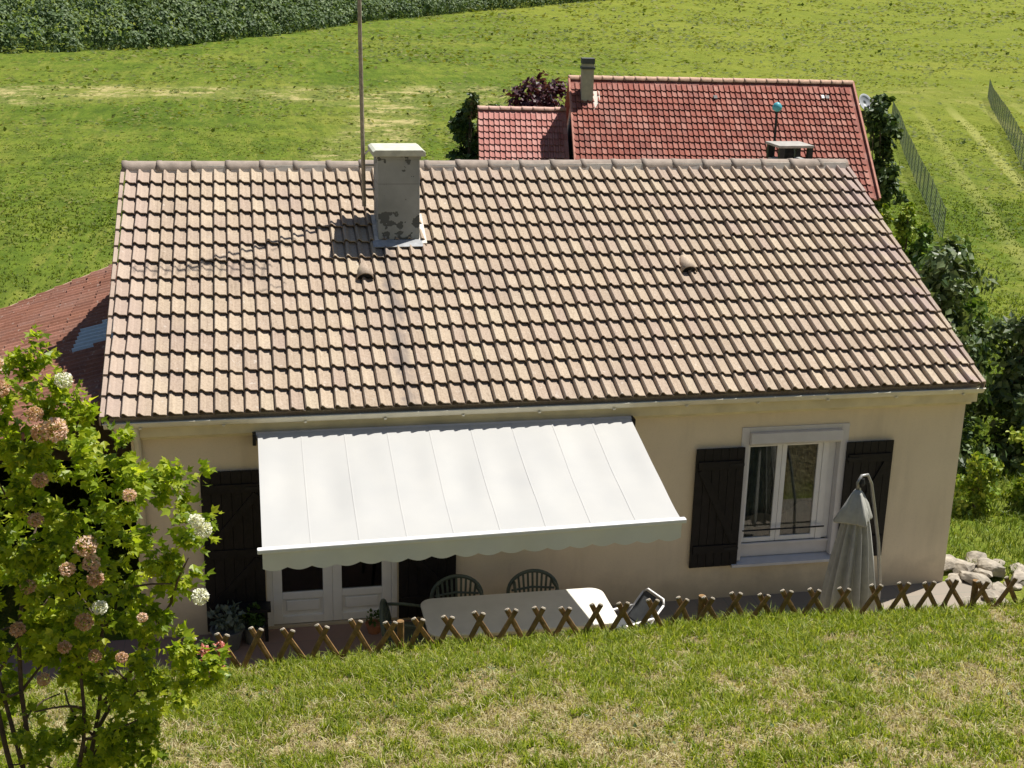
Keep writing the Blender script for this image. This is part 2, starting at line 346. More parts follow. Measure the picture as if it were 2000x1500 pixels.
def ground_mat():
    t = NT('meadow and lawn soil'); P = t.pos.outputs['Position']
    sx = t.n('ShaderNodeSeparateXYZ'); t.put(sx.inputs[0], P); X, Y = sx.outputs[0], sx.outputs[1]
    # meadow
    big = t.noise(.035, 4); mid = t.noise(.16, 5, stretch=(.8, .8, 1), rough=.65); fine = t.noise(.9, 6, rough=.8, stretch=(1, .35, 1)); vf = t.noise(9, 3, rough=.8)
    mead = t.ramp(t.math('ADD', t.math('MULTIPLY', big, .55), t.math('MULTIPLY', mid, .45)),
        [(.36, (.080,.130,.014)), (.46, (.108,.158,.018)), (.54, (.140,.182,.023)), (.64, (.178,.200,.032))])
    mead = t.mix(t.step(fine, .38, .66), mead, t.mix(1.0, mead, (.55,.60,.7), 'MULTIPLY'))
    rough_ = t.noise(.12, 8, rough=.9, stretch=(1, .45, 1)); mead = t.mix(t.math('MULTIPLY', t.step(rough_, .5, .66), .55), mead, (.21,.215,.045)); mead = t.mix(t.math('MULTIPLY', t.step(t.noise(.11, 6, rough=.85), .54, .68), .5), mead, (.055,.095,.012))
    mead = t.mix(t.math('MULTIPLY', t.step(vf, .55, .8), .5), mead, (.19,.21,.04))
    # blade-scale mottling: clumps lean away from the viewer's side of the valley, so they read as long patches
    m1 = t.noise(2.6, 4, rough=.8, stretch=(1, .14, 1)); m2 = t.noise(.75, 5, rough=.8, stretch=(1, .12, 1), rot=.15)
    mm = t.math('ADD', t.math('MULTIPLY', m1, .5), t.math('MULTIPLY', m2, .5))
    mead = t.mix(t.math('MULTIPLY', t.step(mm, .50, .62), .6), mead, (.20,.21,.040))
    mead = t.mix(t.math('MULTIPLY', t.math('SUBTRACT', 1, t.step(mm, .36, .49)), .5), mead, (.055,.088,.014))
    # mown dry strip across the meadow on the left, and dry patches
    wob = t.math('MULTIPLY', t.math('SUBTRACT', t.noise(.06, 3), .5), 16)
    yy = t.math('ADD', Y, wob)
    strip = t.math('SUBTRACT', 1, t.step(t.math('ABSOLUTE', t.math('SUBTRACT', yy, 98.5)), 3, 9))
    strip = t.math('MULTIPLY', strip, t.math('SUBTRACT', 1, t.step(X, 16, 34)))
    xx = t.math('SUBTRACT', X, t.math('MULTIPLY', t.math('SUBTRACT', Y, 60), .2))
    track = t.math('SUBTRACT', 1, t.step(t.math('ABSOLUTE', t.math('SUBTRACT', t.math('ADD', xx, t.math('MULTIPLY', wob, .15)), 7.5)), 1.2, 3.6))
    track = t.math('MULTIPLY', track, t.math('MULTIPLY', t.step(Y, 50, 62), t.math('SUBTRACT', 1, t.step(Y, 95, 110))))
    pr_ = t.math('MULTIPLY', t.step(X, 52, 60), t.math('SUBTRACT', 1, t.step(t.math('ABSOLUTE', t.math('SUBTRACT', yy, 101)), 3, 9)))
    dry = t.math('MAXIMUM', t.math('MAXIMUM', strip, t.math('MULTIPLY', track, 1.0)), t.math('MULTIPLY', pr_, .45))
    dn = t.step(t.noise(.55, 6, rough=.85, stretch=(.5, .5, 1)), .50, .60)
    mead = t.mix(t.math('MULTIPLY', dry, t.math('ADD', .12, t.math('MULTIPLY', dn, .88))), mead, (.37,.32,.14))
    mead = t.mix(t.math('MULTIPLY', t.step(X, 25, 60), .4), mead, (.22,.23,.032))
    # tractor passes in the field on the right
    rowc = t.math('ADD', t.math('MULTIPLY', X, .913), t.math('MULTIPLY', Y, -.407))
    sw = t.math('SINE', t.math('MULTIPLY', rowc, 2.1)); rmask = t.math('MULTIPLY', t.step(rowc, 14.5, 17), t.math('SUBTRACT', 1, t.step(Y, 80, 100)))
    mead = t.mix(t.math('MULTIPLY', t.math('MULTIPLY', t.step(sw, .4, 1), rmask), .7), mead, (.30,.30,.09))
    # lawn on the bank: thatch, straw and bare soil
    l1 = t.noise(1.5, 5, rough=.65); l2 = t.noise(14, 4, rough=.7)
    lawn = t.ramp(l2, [(.3, (.13,.095,.055)), (.5, (.25,.20,.105)), (.72, (.42,.36,.20))])
    lawn = t.mix(t.step(l1, .55, .72), lawn, (.14,.18,.03)); lawn = t.mix(t.math('MULTIPLY', t.step(t.noise(3.1, 4), .6, .7), .8), lawn, (.10,.068,.04))
    col = t.mix(t.step(Y, -2.9, -2.5), lawn, mead)
    t.bump(t.math('ADD', t.noise(3.5, 5, rough=.8), t.math('MULTIPLY', vf, .5)), .9, .12)
    return t.fin(col, .95, .05)
ground = structure(npobj('ground', GV, GF, ground_mat(), smooth=True))
structure(MB().box(-1.6, 11.35, -2.55, .36, -.2, 0).obj('terrace', M['terrace']))

# ------------------------------------------------------------------ roofs
def tile_mesh(c, g, mat, name='tile', step=.054, roll=.046, lap=.05, rollw=.4):
    w_ = c
    px = [-.002, .01*c, .08*c, .20*c, .32*c, .44*c, .84*c, .93*c, c+.001]
    pz = [-.016, .62*roll, roll, .92*roll, .42*roll, .10*roll, .002, -.014, -.018]
    L = g+lap; v = []; f = []; n = len(px)
    for x, z in zip(px, pz): v.append((x, 0, z+step-.015))          # underside of the front lip
    for x, z in zip(px, pz): v.append((x, -.002, z+step))            # front lip
    for x, z in zip(px, pz): v.append((x, L, z+.002))                # head of the tile
    for i in range(n-1):
        f.append((i, i+1, n+i+1, n+i)); f.append((n+i, n+i+1, 2*n+i+1, 2*n+i))
    me = bpy.data.meshes.new(name); me.from_pydata(v, [], f); me.materials.append(mat); me.update(); return me
def lay_tiles(parent, O, ex, es, ncol, nrow, c, g, mat, keep, nobj=300, skip=None):
    """tiles of one roof slope: the nobj lowest (largest in view) are objects, the others one 'stuff' part"""
    ex = Vector(ex); es = Vector(es); n = ex.cross(es); O = Vector(O)
    me = tile_mesh(c, g, mat); base = np.array([v.co for v in me.vertices]); faces = np.array([p.vertices[:] for p in me.polygons])
    V = []; F = []; k = 0; cnt = 0
    for j in range(nrow):
        for i in range(ncol):
            if skip and skip(i, j): continue
            p = O + ex*(c*i) + es*(g*j); jz = random.uniform(-.002, .003); tw = random.gauss(0, .009)
            a = (ex*math.cos(tw)+es*math.sin(tw)); b = (es*math.cos(tw)-ex*math.sin(tw)); p = p + n*jz + es*(random.uniform(-.008, .008) - (.03 if random.random() < .012 else 0))
            mat4 = Matrix((a, b, n)).transposed().to_4x4(); mat4.translation = p
            if cnt < nobj and (keep is None or keep(i, j)):
                o = bpy.data.objects.new('tile', me); COL.objects.link(o); o.parent = parent; o.matrix_local = mat4; cnt += 1
            else:
                mm = np.array(mat4); V.append(base @ mm[:3, :3].T + mm[:3, 3]); F.append(faces+k); k += len(base)
    if V:
        o = npobj('tile_field', np.concatenate(V), np.concatenate(F), mat); o.parent = parent; o['kind'] = 'stuff'
    return me
def ridge_run(parent, A, B, n, r_, mat, name='ridge_tile'):
    A = Vector(A); B = Vector(B); d = (B-A)/n; L = d.length; e = d.normalized(); side = Vector((0,0,1)).cross(e).normalized()
    mb = MB(); k = 9; vs = []
    for xx, rr in ((-.02, r_*1.06), (.05, r_*1.06), (.055, r_), (L, r_*.95)):
        for q in range(k):
            a = math.pi*(q/(k-1)*1.16-.08); vs.append((xx, math.cos(a)*rr*1.15, math.sin(a)*rr))
    m_ = 4; mb.add(vs, [(i*k+q, i*k+q+1, (i+1)*k+q+1, (i+1)*k+q) for i in range(m_-1) for q in range(k-1)] + [tuple(range(k-1, -1, -1)), tuple(range(3*k, 4*k))])
    me = mb.mesh(name, mat, smooth=False); me.polygons.foreach_set('use_smooth', [True]*len(me.polygons))
    for i in range(n):
        o = bpy.data.objects.new(name, me); COL.objects.link(o); o.parent = parent
        x_ = e; y_ = side; z_ = x_.cross(y_); m4 = Matrix((x_, y_, z_)).transposed().to_4x4(); m4.translation = A + d*i + Vector((0, random.uniform(-.008, .008), random.uniform(-.006, .006)))
        o.matrix_local = m4

# ------------------------------------------------------------------ main house
NR = 14; RY = 14.2*TG*math.cos(S25); RZ = EZ + 14.2*TG*math.sin(S25); LX = 63*TC
house = thing('house', (5.4, 4.5, 0), 'single storey cream house with beige tiled roof and dark shutters', 'house')
W0, W1, WY0, WY1 = .22, 10.76, .35, 8.78
DX0, DX1, DZ = 1.70, 3.30, 2.13
QX0, QX1, QZ0, QZ1 = 7.74, 9.10, .50, 2.32
wb = MB()
for a in ((W0, DX0, -.5, 2.72), (DX0, DX1, DZ, 2.72), (DX1, QX0, -.5, 2.72), (QX0, QX1, -.5, QZ0), (QX0, QX1, QZ1, 2.72), (QX1, W1, -.5, 2.72)):
    wb.box(a[0], a[1], WY0, WY0+.28, a[2], a[3])
wb.box(W0, W0+.28, WY0+.28, WY1, -3, 2.72); wb.box(W1-.28, W1, WY0+.28, WY1, -3, 2.72); wb.box(W0+.28, W1-.28, WY1-.28, WY1, -3, 2.72)
for x in (W0, W1-.28): wb.prism([(WY0+.05, 2.72), (WY1-.05, 2.72), (RY, RZ-.14)], 'x', x, x+.28)
wb.box(DX0-.02, DX1+.02, WY0+.02, WY0+.3, -.1, .03)
wall = wb.obj('wall', M['render'], house)
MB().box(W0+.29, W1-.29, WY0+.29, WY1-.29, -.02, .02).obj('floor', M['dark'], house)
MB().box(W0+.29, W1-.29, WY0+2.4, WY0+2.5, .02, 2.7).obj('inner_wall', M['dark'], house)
MB().prism([(.12, 2.80), (.12, 2.66), (.24, 2.66), (.24, 2.59), (WY0, 2.59), (WY0, 2.80)], 'x', .06, 10.775).obj('cornice', M['cornice'], house, bevel=.006)
# roof deck + tiles
dk = MB(); h_ = .035
def slope_slab(mb, x0, x1, y0, z0, y1, z1, t):
    dy, dz = y1-y0, z1-z0; l = math.hypot(dy, dz); n = (-dz/l*t, dy/l*t)
    if n[1] < 0: n = (-n[0], -n[1])
    mb.prism([(y0, z0), (y1, z1), (y1-n[0], z1-n[1]), (y0-n[0], z0-n[1])], 'x', x0, x1)
slope_slab(dk, .03, LX+.0, .03, EZ-.006+.012, RY, RZ-.004, .06)
slope_slab(dk, .03, LX+.0, 2*RY-.03, EZ+.02, RY, RZ+.0, .06)
roof = dk.obj('roof', M['tile'], house)
lay_tiles(roof, (0, 0, EZ), EX, ES, 63, NR, TC, TG, M['tile'], None)
# verge tiles, one per course, on both gable edges
for x0, sgn in ((-.012, -1), (LX+.012, 1)):
    vm = MB(); pr = [(0, .03), (sgn*.05, .034), (sgn*.062, .0), (sgn*.062, -.10), (sgn*.048, -.10), (sgn*.040, .012), (0, .008)]
    vm.prism([(p[0], p[1]) for p in pr], 'y', -.005, TG+.005); vme = vm.mesh('verge_tile', M['tile'])
    for j in range(NR):
        o = bpy.data.objects.new('verge_tile', vme); COL.objects.link(o); o.parent = roof
        nn = EX.cross(ES); th = math.atan2(-.026, TG); es2 = (ES*math.cos(th)+nn*math.sin(th)); n2 = EX.cross(es2)
        m4 = Matrix((EX, es2, n2)).transposed().to_4x4(); m4.translation = Vector((x0, 0, EZ)) + ES*(TG*j) + nn*.026; o.matrix_local = m4
ridge_run(roof, (-.03, RY, RZ+.0), (LX+.05, RY, RZ-.005), 23, .104, M['ridge'])
MB().prism([(RY-.13, RZ-.06), (RY+.13, RZ-.06), (RY+.1, RZ+.05), (RY-.1, RZ+.05)], 'x', .02, LX).obj('ridge_mortar', M['mortar'], roof)
# two small vent tiles on the slope
for (vx, vy) in ((3.10, 2.16), (7.48, 2.16)):
    zz = EZ + vy*math.tan(S25); mb = MB(); k = 9; vs = []
    for t_, rr in ((0, .10), (.20, .07), (.36, .02)):
        for q in range(k):
            a = math.pi*q/(k-1); p = Vector((vx, vy, zz)) + ES*t_ + EX*(math.cos(a)*rr*1.05) + EX.cross(ES)*(math.sin(a)*rr+.035); vs.append(p)
    mb.add(vs, [(i*k+q, i*k+q+1, (i+1)*k+q+1, (i+1)*k+q) for i in range(2) for q in range(k-1)])
    v = mb.obj('vent_tile', M['tile'], roof, smooth=True, fix=False); v.modifiers.new('s', 'SOLIDIFY').thickness = .012
    mo = [Vector((vx, vy, zz)) + ES*.03 + EX*(math.cos(math.pi*q/12)*.093) + EX.cross(ES)*(math.sin(math.pi*q/12)*.09+.03) for q in range(13)]
    MB().add(mo + [p + ES*.01 for p in mo], [tuple(range(13)), tuple(range(25, 12, -1))]).obj('vent_mouth_shade', M['iron'], v)  # black half disc paints the shade inside the open vent mouth
# gutter
g = MB(); k = 9; vs = []
for x in (-.03, LX+.06):
    for rr in (.066, .058):
        for q in range(k):
            a = math.pi + math.pi*q/(k-1); vs.append((x, .035+math.cos(a)*rr, 2.885+math.sin(a)*rr*1.15))
fs = []
for q in range(k-1):
    fs += [(q, q+1, 2*k+q+1, 2*k+q), (k+q, 3*k+q, 3*k+q+1, k+q+1), (q, k+q, k+q+1, q+1), (2*k+q, 2*k+q+1, 3*k+q+1, 3*k+q)]
fs += [(0, 2*k, 3*k, k), (k-1, 2*k-1, 4*k-1, 3*k-1)]
gut = g.add(vs, fs).obj('gutter', M['gutter'], house, smooth=False)
MB().tube([(-.04, -.03, 2.885), (LX+.07, -.03, 2.885)], .010, 8).obj('gutter_bead', M['gutter'], gut)
for i in range(12):
    x = .35+i*.92; MB().prism([(-.042, 2.83), (-.036, 2.81), (.12, 2.79), (.12, 2.80)], 'x', x, x+.03).obj('bracket', M['gutter'], gut)
MB().tube([(.30, .06, 2.83), (.30, .10, 2.70), (.30, .30, 2.52), (.30, .30, .05)], .04, 10).obj('downpipe', M['gutter'], house, smooth=True)
# chimney on the front slope
CX0, CX1, CY0, CY1 = 3.345, 3.90, 2.88, 3.48
zc = EZ+CY0*math.tan(S25)
ch = MB().box(CX0, CX1, CY0, CY1, zc-.15, 5.43).obj('chimney', M['chimney'], house, bevel=.01)
MB().box(CX0-.015, CX1+.015, CY0-.015, CY1+.015, 5.425, 5.46).obj('cap_neck', M['chimney'], ch)
MB().prism([(CX0-.07, 5.47), (CX1+.07, 5.47), (CX1+.07, 5.53), (CX1+.03, 5.555), (CX0-.03, 5.555), (CX0-.07, 5.53)], 'y', CY0-.07, CY1+.07).obj('cap', M['capstone'], ch, bevel=.006)
fl = MB(); nn = EX.cross(ES)
def on_roof(x, y, h): return Vector((x, y, EZ+y*math.tan(S25))) + nn*h
def rquad(mb, x0, x1, y0, y1, h, t=.012):
    a = [on_roof(x0, y0, h), on_roof(x1, y0, h), on_roof(x1, y1, h), on_roof(x0, y1, h)]; b = [p - nn*t for p in a]
    mb.add(a+b, [(0,1,2,3),(7,6,5,4),(0,4,5,1),(1,5,6,2),(2,6,7,3),(3,7,4,0)])
rquad(fl, CX0-.08, CX1+.03, CY0-.13, CY0+.01, .070); fl.obj('flashing', M['lead'], ch)
ms = MB(); rquad(ms, CX1-.01, CX1+.09, CY0-.06, CY1-.05, .066, .05); ms.obj('mortar_fillet', M['mortar'], ch)
ms = MB(); rquad(ms, CX0-.05, CX0+.01, CY0-.02, CY1-.05, .064, .05); ms.obj('mortar_fillet', M['mortar'], ch)
# slab-capped flue on the rear slope, seen over the ridge
fz = RZ - (5.55-RY)*math.tan(S25)
f2 = MB().box(9.98, 10.50, 5.30, 5.80, fz-.3, 5.045).obj('rear_chimney', M['chimney'], house)
MB().box(9.93, 10.52, 5.25, 5.85, 5.25, 5.29).obj('cap', simple('grey slab', (.33,.31,.28), .9, .2), f2, bevel=.006)
for x in (9.96, 10.44):
    for y in (5.28, 5.76): MB().box(x, x+.08, y, y+.08, 5.04, 5.252).obj('pillar', M['iron'], f2)
MB().lathe((10.23, 5.55, 5.04), [(.09, 0), (.10, .10), (.07, .20)], 12).obj('flue', M['iron'], f2)

# shutters: planks on battens
def shutter(x0, x1, z0, z1, lean, rails, diag):
    d = .034; root = None; n = max(5, round((x1-x0)/.118)); pw = (x1-x0)/n; y0, y1 = WY0-.062, WY0-.034
    sh = MB().box(x0+.01, x1-.01, y1+.001, y1+.012, z0+.01, z1-.01).obj('shutter', M['shutter'], house)
    for z in rails: MB().box(x0+.03, x1-.03, y0-.022, y0-.002, z-.055, z+.055).obj('batten', M['shutter'], sh, bevel=.003)
    for a, b in diag:
        m_ = MB(); m_.bar((a[0], y0-.0105, a[1]), (b[0], y0-.0105, b[1]), .02, .085, up=(1,0,0)); m_.obj('brace', M['shutter'], sh)
    for i in range(n):
        MB().box(x0+i*pw+.002, x0+(i+1)*pw-.002, y0+random.uniform(-.001, .001), y1, z0, z1).obj('plank', M['shutter'], sh, bevel=.004)
    for z in (rails[0], rails[-1]):
        MB().box(x0+.01 if lean > 0 else x1-.2, x0+.2 if lean > 0 else x1-.01, y0-.028, y0-.0225, z-.018, z+.018).obj('hinge', M['iron'], sh)
    return sh
shutter(.975, 1.69, .06, 2.135, -1, (.30, 1.08, 1.92), [((1.05, .38), (1.62, 1.0)), ((1.05, 1.16), (1.62, 1.84))])
shutter(3.31, 4.03, .06, 2.135, 1, (.30, 1.08, 1.92), [((3.95, .38), (3.38, 1.0)), ((3.95, 1.16), (3.38, 1.84))])
shutter(7.085, 7.735, .485, 2.12, -1, (.74, 1.90), [((7.66, .82), (7.16, 1.84))])
shutter(9.125, 9.775, .485, 2.12, 1, (.74, 1.90), [((9.20, .82), (9.70, 1.84))])

# window with roller box
wn = MB(); yw = WY0-.02
wn.box(QX0-.05, QX0+.055, yw, yw+.16, QZ0+.03, QZ1+.05); wn.box(QX1-.055, QX1+.05, yw, yw+.16, QZ0+.03, QZ1+.05); wn.box(QX0+.055, QX1-.055, yw, yw+.16, QZ1-.01, QZ1+.05)
win = wn.obj('window', M['white2'], house, bevel=.004)
MB().prism([(yw-.05, 2.30), (yw-.065, 2.17), (yw-.02, 2.13), (yw+.16, 2.13), (yw+.16, 2.312), (yw+.02, 2.312)], 'x', QX0+.056, QX1-.056).obj('roller_box', M['white2'], win, bevel=.008)
MB().prism([(yw-.07, QZ0-.04), (yw-.07, QZ0), (yw+.17, QZ0+.03), (yw+.17, QZ0-.04)], 'x', QX0-.08, QX1+.08).obj('sill', M['white2'], win, bevel=.004)
MB().box(QX0+.056, QX1-.056, yw+.10, yw+.17, QZ0+.032, QZ0+.20).obj('lower_panel', M['white2'], win, bevel=.006)
MB().box(QX0+.056, QX1-.056, yw+.07, yw+.099, QZ0+.20, QZ0+.23).obj('panel_rail', M['white2'], win)
yl = yw+.11
def leaf_frame(x0, x1, z0, z1, name='casement'):
    mb = MB(); b = .065
    mb.box(x0, x0+b, yl, yl+.05, z0, z1); mb.box(x1-b, x1, yl, yl+.05, z0, z1); mb.box(x0+b, x1-b, yl, yl+.05, z0, z0+b); mb.box(x0+b, x1-b, yl, yl+.05, z1-b, z1)
    o = mb.obj(name, M['white'], win, bevel=.005)
    MB().box(x0+b-.005, x1-b+.005, yl+.02, yl+.026, z0+b-.005, z1-b+.005).obj('pane', M['glass'], o); return o
xm = 8.30
leaf_frame(QX0+.057, xm-.002, QZ0+.232, 2.128); leaf_frame(xm+.002, 8.86, QZ0+.232, 2.128)
for a, b_ in ((8.862, 8.95), (8.953, QX1-.057)): MB().box(a, b_, yl-.01+.02*(a > 8.9), yl+.05, QZ0+.232, 2.128).obj('jamb_board', M['white'], win, bevel=.006)
for zz in (.925, ): MB().tube([(QX0+.06, yw+.05, zz), (8.95, yw+.05, zz)], .011, 8).obj('guard_bar', M['iron'], win)
def drape(x0, x1, y, z0, z1, amp, per, mat, name, par, top=None):
    V = []; n = 60; k = 8
    for i in range(n+1):
        x = x0+(x1-x0)*i/n
        for j in range(k+1):
            f = j/k; zt = z1 + (top(x) if top else 0)
            V.append((x, y+amp*math.sin(x*per)*(1-.4*f)+amp*.4*math.sin(x*per*2.3+1), z0+(zt-z0)*f))
    mb = MB().add(V, [(i*(k+1)+j, (i+1)*(k+1)+j, (i+1)*(k+1)+j+1, i*(k+1)+j+1) for i in range(n) for j in range(k)])
    return mb.obj(name, mat, par, smooth=True, fix=False)
drape(7.80, 8.88, yl+.14, .7, 1.10, .018, 46, M['curtain'], 'curtain', win, lambda x: .07*math.sin(x*5.2)+.05*math.sin(x*11))
drape(7.80, 8.28, yl+.22, .7, 2.12, .02, 40, M['sheer'], 'net_curtain', win)
drape(8.50, 8.90, yl+.22, .7, 2.12, .02, 38, M['sheer'], 'net_curtain', win)
# french door under the awning
fd = MB(); yd = WY0+.03
fd.box(DX0, DX0+.07, yd, yd+.1, 0.031, DZ); fd.box(DX1-.07, DX1, yd, yd+.1, .031, DZ); fd.box(DX0+.07, DX1-.07, yd, yd+.1, DZ-.07, DZ)
door = fd.obj('french_door', M['white'], house, bevel=.004)
for x0, x1 in ((DX0+.072, 2.499), (2.501, DX1-.072)):
    mb = MB(); b = .115; z0, z1, zmid = .04, DZ-.072, .46
    mb.box(x0, x0+b, yd+.02, yd+.08, z0, z1); mb.box(x1-b, x1, yd+.02, yd+.08, z0, z1)
    for za, zb in ((z0, z0+.10), (zmid-.09, zmid), (z1-.1, z1)): mb.box(x0+b, x1-b, yd+.02, yd+.08, za, zb)
    lf = mb.obj('door_leaf', M['white'], door, bevel=.006)
    MB().box(x0+b-.004, x1-b+.004, yd+.045, yd+.052, zmid-.004, z1-.096).obj('pane', M['glass'], lf)
    MB().box(x0+b-.004, x1-b+.004, yd+.05, yd+.06, z0+.096, zmid-.086).obj('panel', M['white'], lf)
    MB().box(x0+b+.045, x1-b-.045, yd+.03, yd+.0505, z0+.16, zmid-.115).obj('raised_panel', M['white'], lf, bevel=.012)
MB().box(2.44, 2.56, yd+.005, yd+.0195, 1.02, 1.05).obj('handle', M['steel'], door)

# ------------------------------------------------------------------ lean-to on the left gable
def left_annex():
    Oz, Oy, X1 = 3.10, .55, .20
    a = R(21.5); es = Vector((math.cos(a), 0, math.sin(a))); ex = Vector((0, -1, 0)); c, gg = .205, .33
    nrow = 14; L = nrow*gg; ncol = 40
    O = Vector((X1, 8.75, Oz)) - es*L
    lean = thing('lean_to', (-2, 4.5, -.5), 'low lean to with reddish brown tiled roof against the left gable', 'lean-to')
    mat = tile_mat('reddish brown tile', O, ex, es, c, gg, [(.235,.105,.07),(.285,.13,.085),(.21,.095,.065),(.32,.15,.105)], None, .25)
    mb = MB(); n = ex.cross(es)
    q = [O - n*.004, O+ex*(ncol*c) - n*.004, O+ex*(ncol*c)+es*L - n*.004, O+es*L - n*.004]; mb.add(q + [p - n*.07 for p in q], [(0,1,2,3),(7,6,5,4),(0,4,5,1),(1,5,6,2),(2,6,7,3),(3,7,4,0)])
    rf = mb.obj('roof', mat, lean)
    # the strip of pale translucent tiles lies in courses near the top
    glz = lambda i, j: (8 <= nrow-1-j-0 <= 11) and False
    gset = set((i, j) for i in range(21, 27) for j in (11, 12))
    lay_tiles(rf, O, ex, es, ncol, nrow, c, gg, mat, lambda i, j: j >= 7 and i < 40, 280, lambda i, j: (i, j) in gset)
    gm = simple('pale glass tile', (.36,.44,.48), .25, .1, 20, spec=.8); gme = tile_mesh(c, gg, gm, 'glass_tile')
    for (i, j) in sorted(gset):
        o = bpy.data.objects.new('glass_tile', gme); COL.objects.link(o); o.parent = rf
        m4 = Matrix((ex, es, n)).transposed().to_4x4(); m4.translation = O+ex*(c*i)+es*(gg*j); o.matrix_local = m4
    # far verge boards
    p0 = O - ex*.03; mb = MB(); mb.bar(p0 - es*.02 + n*.01, p0+es*L + n*.01, .05, .12, up=n); mb.obj('verge_board', simple('tan verge board', (.50,.33,.24), .8, .15), lean)
    MB().box(O.x+.25, O.x+.45, .7, 8.6, -3, O.z+.04).obj('wall', M['render'], lean)
    MB().prism([(O.x+.25, -3), (W0-.002, -3), (W0-.002, Oz-.12), (O.x+.25, O.z-.0)], 'y', 8.4, 8.6).obj('wall', M['render'], lean)
    for x in (-1.9,): MB().box(x, x+.14, .65, .79, -.1, 2.05).obj('post', M['shutter'], lean)
left_annex()

# ------------------------------------------------------------------ house behind
def rear_house():
    p, a = R(40), R(8)
    ex = Vector((math.cos(a), -math.sin(a), 0)); hz = Vector((math.sin(a), math.cos(a), 0)); es = hz*math.cos(p)+Vector((0,0,math.sin(p)))
    Lr, Ls = 11.05, 5.9; c, gg = .205, .328
    RR = Vector((24.83, 34.2, 4.03)); RL = RR - ex*Lr; O = RL - es*Ls; n = ex.cross(es)
    gz = -2.5
    b = thing('neighbour_house', tuple((RL+RR)/2 - Vector((0,0,4.03+2.4))), 'red tiled house behind the ridge with lower wing at its left', 'house')
    cols = [(.26,.080,.058),(.32,.11,.078),(.215,.066,.050),(.39,.175,.135),(.28,.090,.066)]
    mat = tile_mat('red clay tile', O, ex, es, c, gg, cols, None, .2)
    def slab(mb, O_, Lx, Ly, ess, nn_, t=.08):
        q = [O_ - nn_*.005, O_+ex*Lx - nn_*.005, O_+ex*Lx+ess*Ly - nn_*.005, O_+ess*Ly - nn_*.005]
        mb.add(q + [v - nn_*t for v in q], [(0,1,2,3),(7,6,5,4),(0,4,5,1),(1,5,6,2),(2,6,7,3),(3,7,4,0)])
    es_b = -hz*math.cos(p)+Vector((0,0,math.sin(p)))
    mb = MB(); slab(mb, O, Lr, Ls, es, n); slab(mb, RL - es_b*Ls, Lr, Ls, es_b, -ex.cross(es_b)); rf = mb.obj('roof', mat, b)
    nc, nr = int(Lr/c), int(Ls/gg)
    # the lower courses are hidden by the near house, so the parts are those in view
    lay_tiles(rf, O, ex, es, nc, nr, c, gg, mat, lambda i, j: j >= 5 and (j < 11 or i > nc-6), 300)
    ridge_run(rf, RL+Vector((0,0,-.02)), RR+Vector((0,0,-.02)), 26, .12, simple('tan ridge tile', (.46,.30,.22), .8, .2))
    # walls
    def loc(u, v, z): q = RL+ex*u+hz*v; return (q.x, q.y, z)
    dp = Ls*math.cos(p); wz = O.z
    def walls(mb, u0, u1, v0, v1, z0, z1, zr=None):
        vs = [loc(u0,v0,z0),loc(u1,v0,z0),loc(u1,v1,z0),loc(u0,v1,z0),loc(u0,v0,z1),loc(u1,v0,z1),loc(u1,v1,z1),loc(u0,v1,z1)]
        fs = [(0,1,5,4),(1,2,6,5),(2,3,7,6),(3,0,4,7),(0,3,2,1)]
        if zr is not None:
            vm = (v0+v1)/2; vs += [loc(u0,vm,zr), loc(u1,vm,zr)]; fs += [(4,8,7),(5,6,9)]
        else: fs.append((4,5,6,7))
        mb.add(vs, fs)
    mb = MB(); walls(mb, .2, Lr-.2, -dp+.4, dp-.4, gz-.5, wz+.15, 3.88); mb.obj('wall', M['render2'], b)
    for u in (2.0, 5.0, 8.2):
        mb = MB(); walls(mb, u, u+1.3, -dp+.33, -dp+.45, -1.6, -.3); w_ = mb.obj('window', M['white2'], b)
        for k in (0, 1):
            mb = MB(); walls(mb, u+.08+k*.6, u+.62+k*.6, -dp+.31, -dp+.36, -1.5, -.4); mb.obj('pane', M['glass'], w_)
    # verge trim
    for q in (RL, RR):
        mb = MB(); mb.bar(q + n*.01, q - es*Ls + n*.01, .07, .16, up=n); mb.obj('verge', simple('clay verge tile', (.42,.19,.14), .8, .2), rf)
    # chimney
    cc = RL + ex*.62 - es*.9; cm = simple('tan chimney render', (.44,.38,.31), .9, .12)
    mb = MB(); walls(mb, .40, .84, -1.0, -.5, 2.6, 4.62); chm = mb.obj('chimney', cm, b)
    mb = MB(); walls(mb, .36, .88, -1.04, -.46, 4.42, 4.50); mb.obj('cap', simple('dark cap', (.10,.10,.10), .7, .2), chm)
    mb = MB(); walls(mb, .38, .86, -1.02, -.48, 4.62, 4.82); mb.obj('pot', simple('dark pot', (.09,.09,.09), .7, .2), chm)
    mb = MB(); O2 = RL + ex*.84 - es*1.75
    q = [O2 + n*.06, O2+ex*.28+es*.55+n*.06, O2+ex*.28+es*1.0+n*.06, O2+es*1.0+n*.06]; mb.add(q+[v-n*.03 for v in q], [(0,1,2,3),(7,6,5,4),(0,4,5,1),(1,5,6,2),(2,6,7,3),(3,7,4,0)]); mb.obj('flashing', M['mortar'], chm)
    # vents on the slope
    for u, v in ((5.55, 1.05), (9.9, .95)):
        q = RL + ex*u - es*v + n*.05; mb = MB(); mb.bar(q, q+es*.16, .14, .10, up=n); mb.obj('vent_tile', M['iron'], rf)
    q = RL + ex*9.72 - es*.95 + n*.05; MB().bar(q, q+es*.16, .10, .12, up=n).obj('vent_cowl', M['white2'], rf)
    # lower wing on the left
    ZW = 2.74; wl = 3.45; Lw = 4.2
    RLw = RL + Vector((0,0,ZW-RL.z)) - ex*(wl) + hz*.7
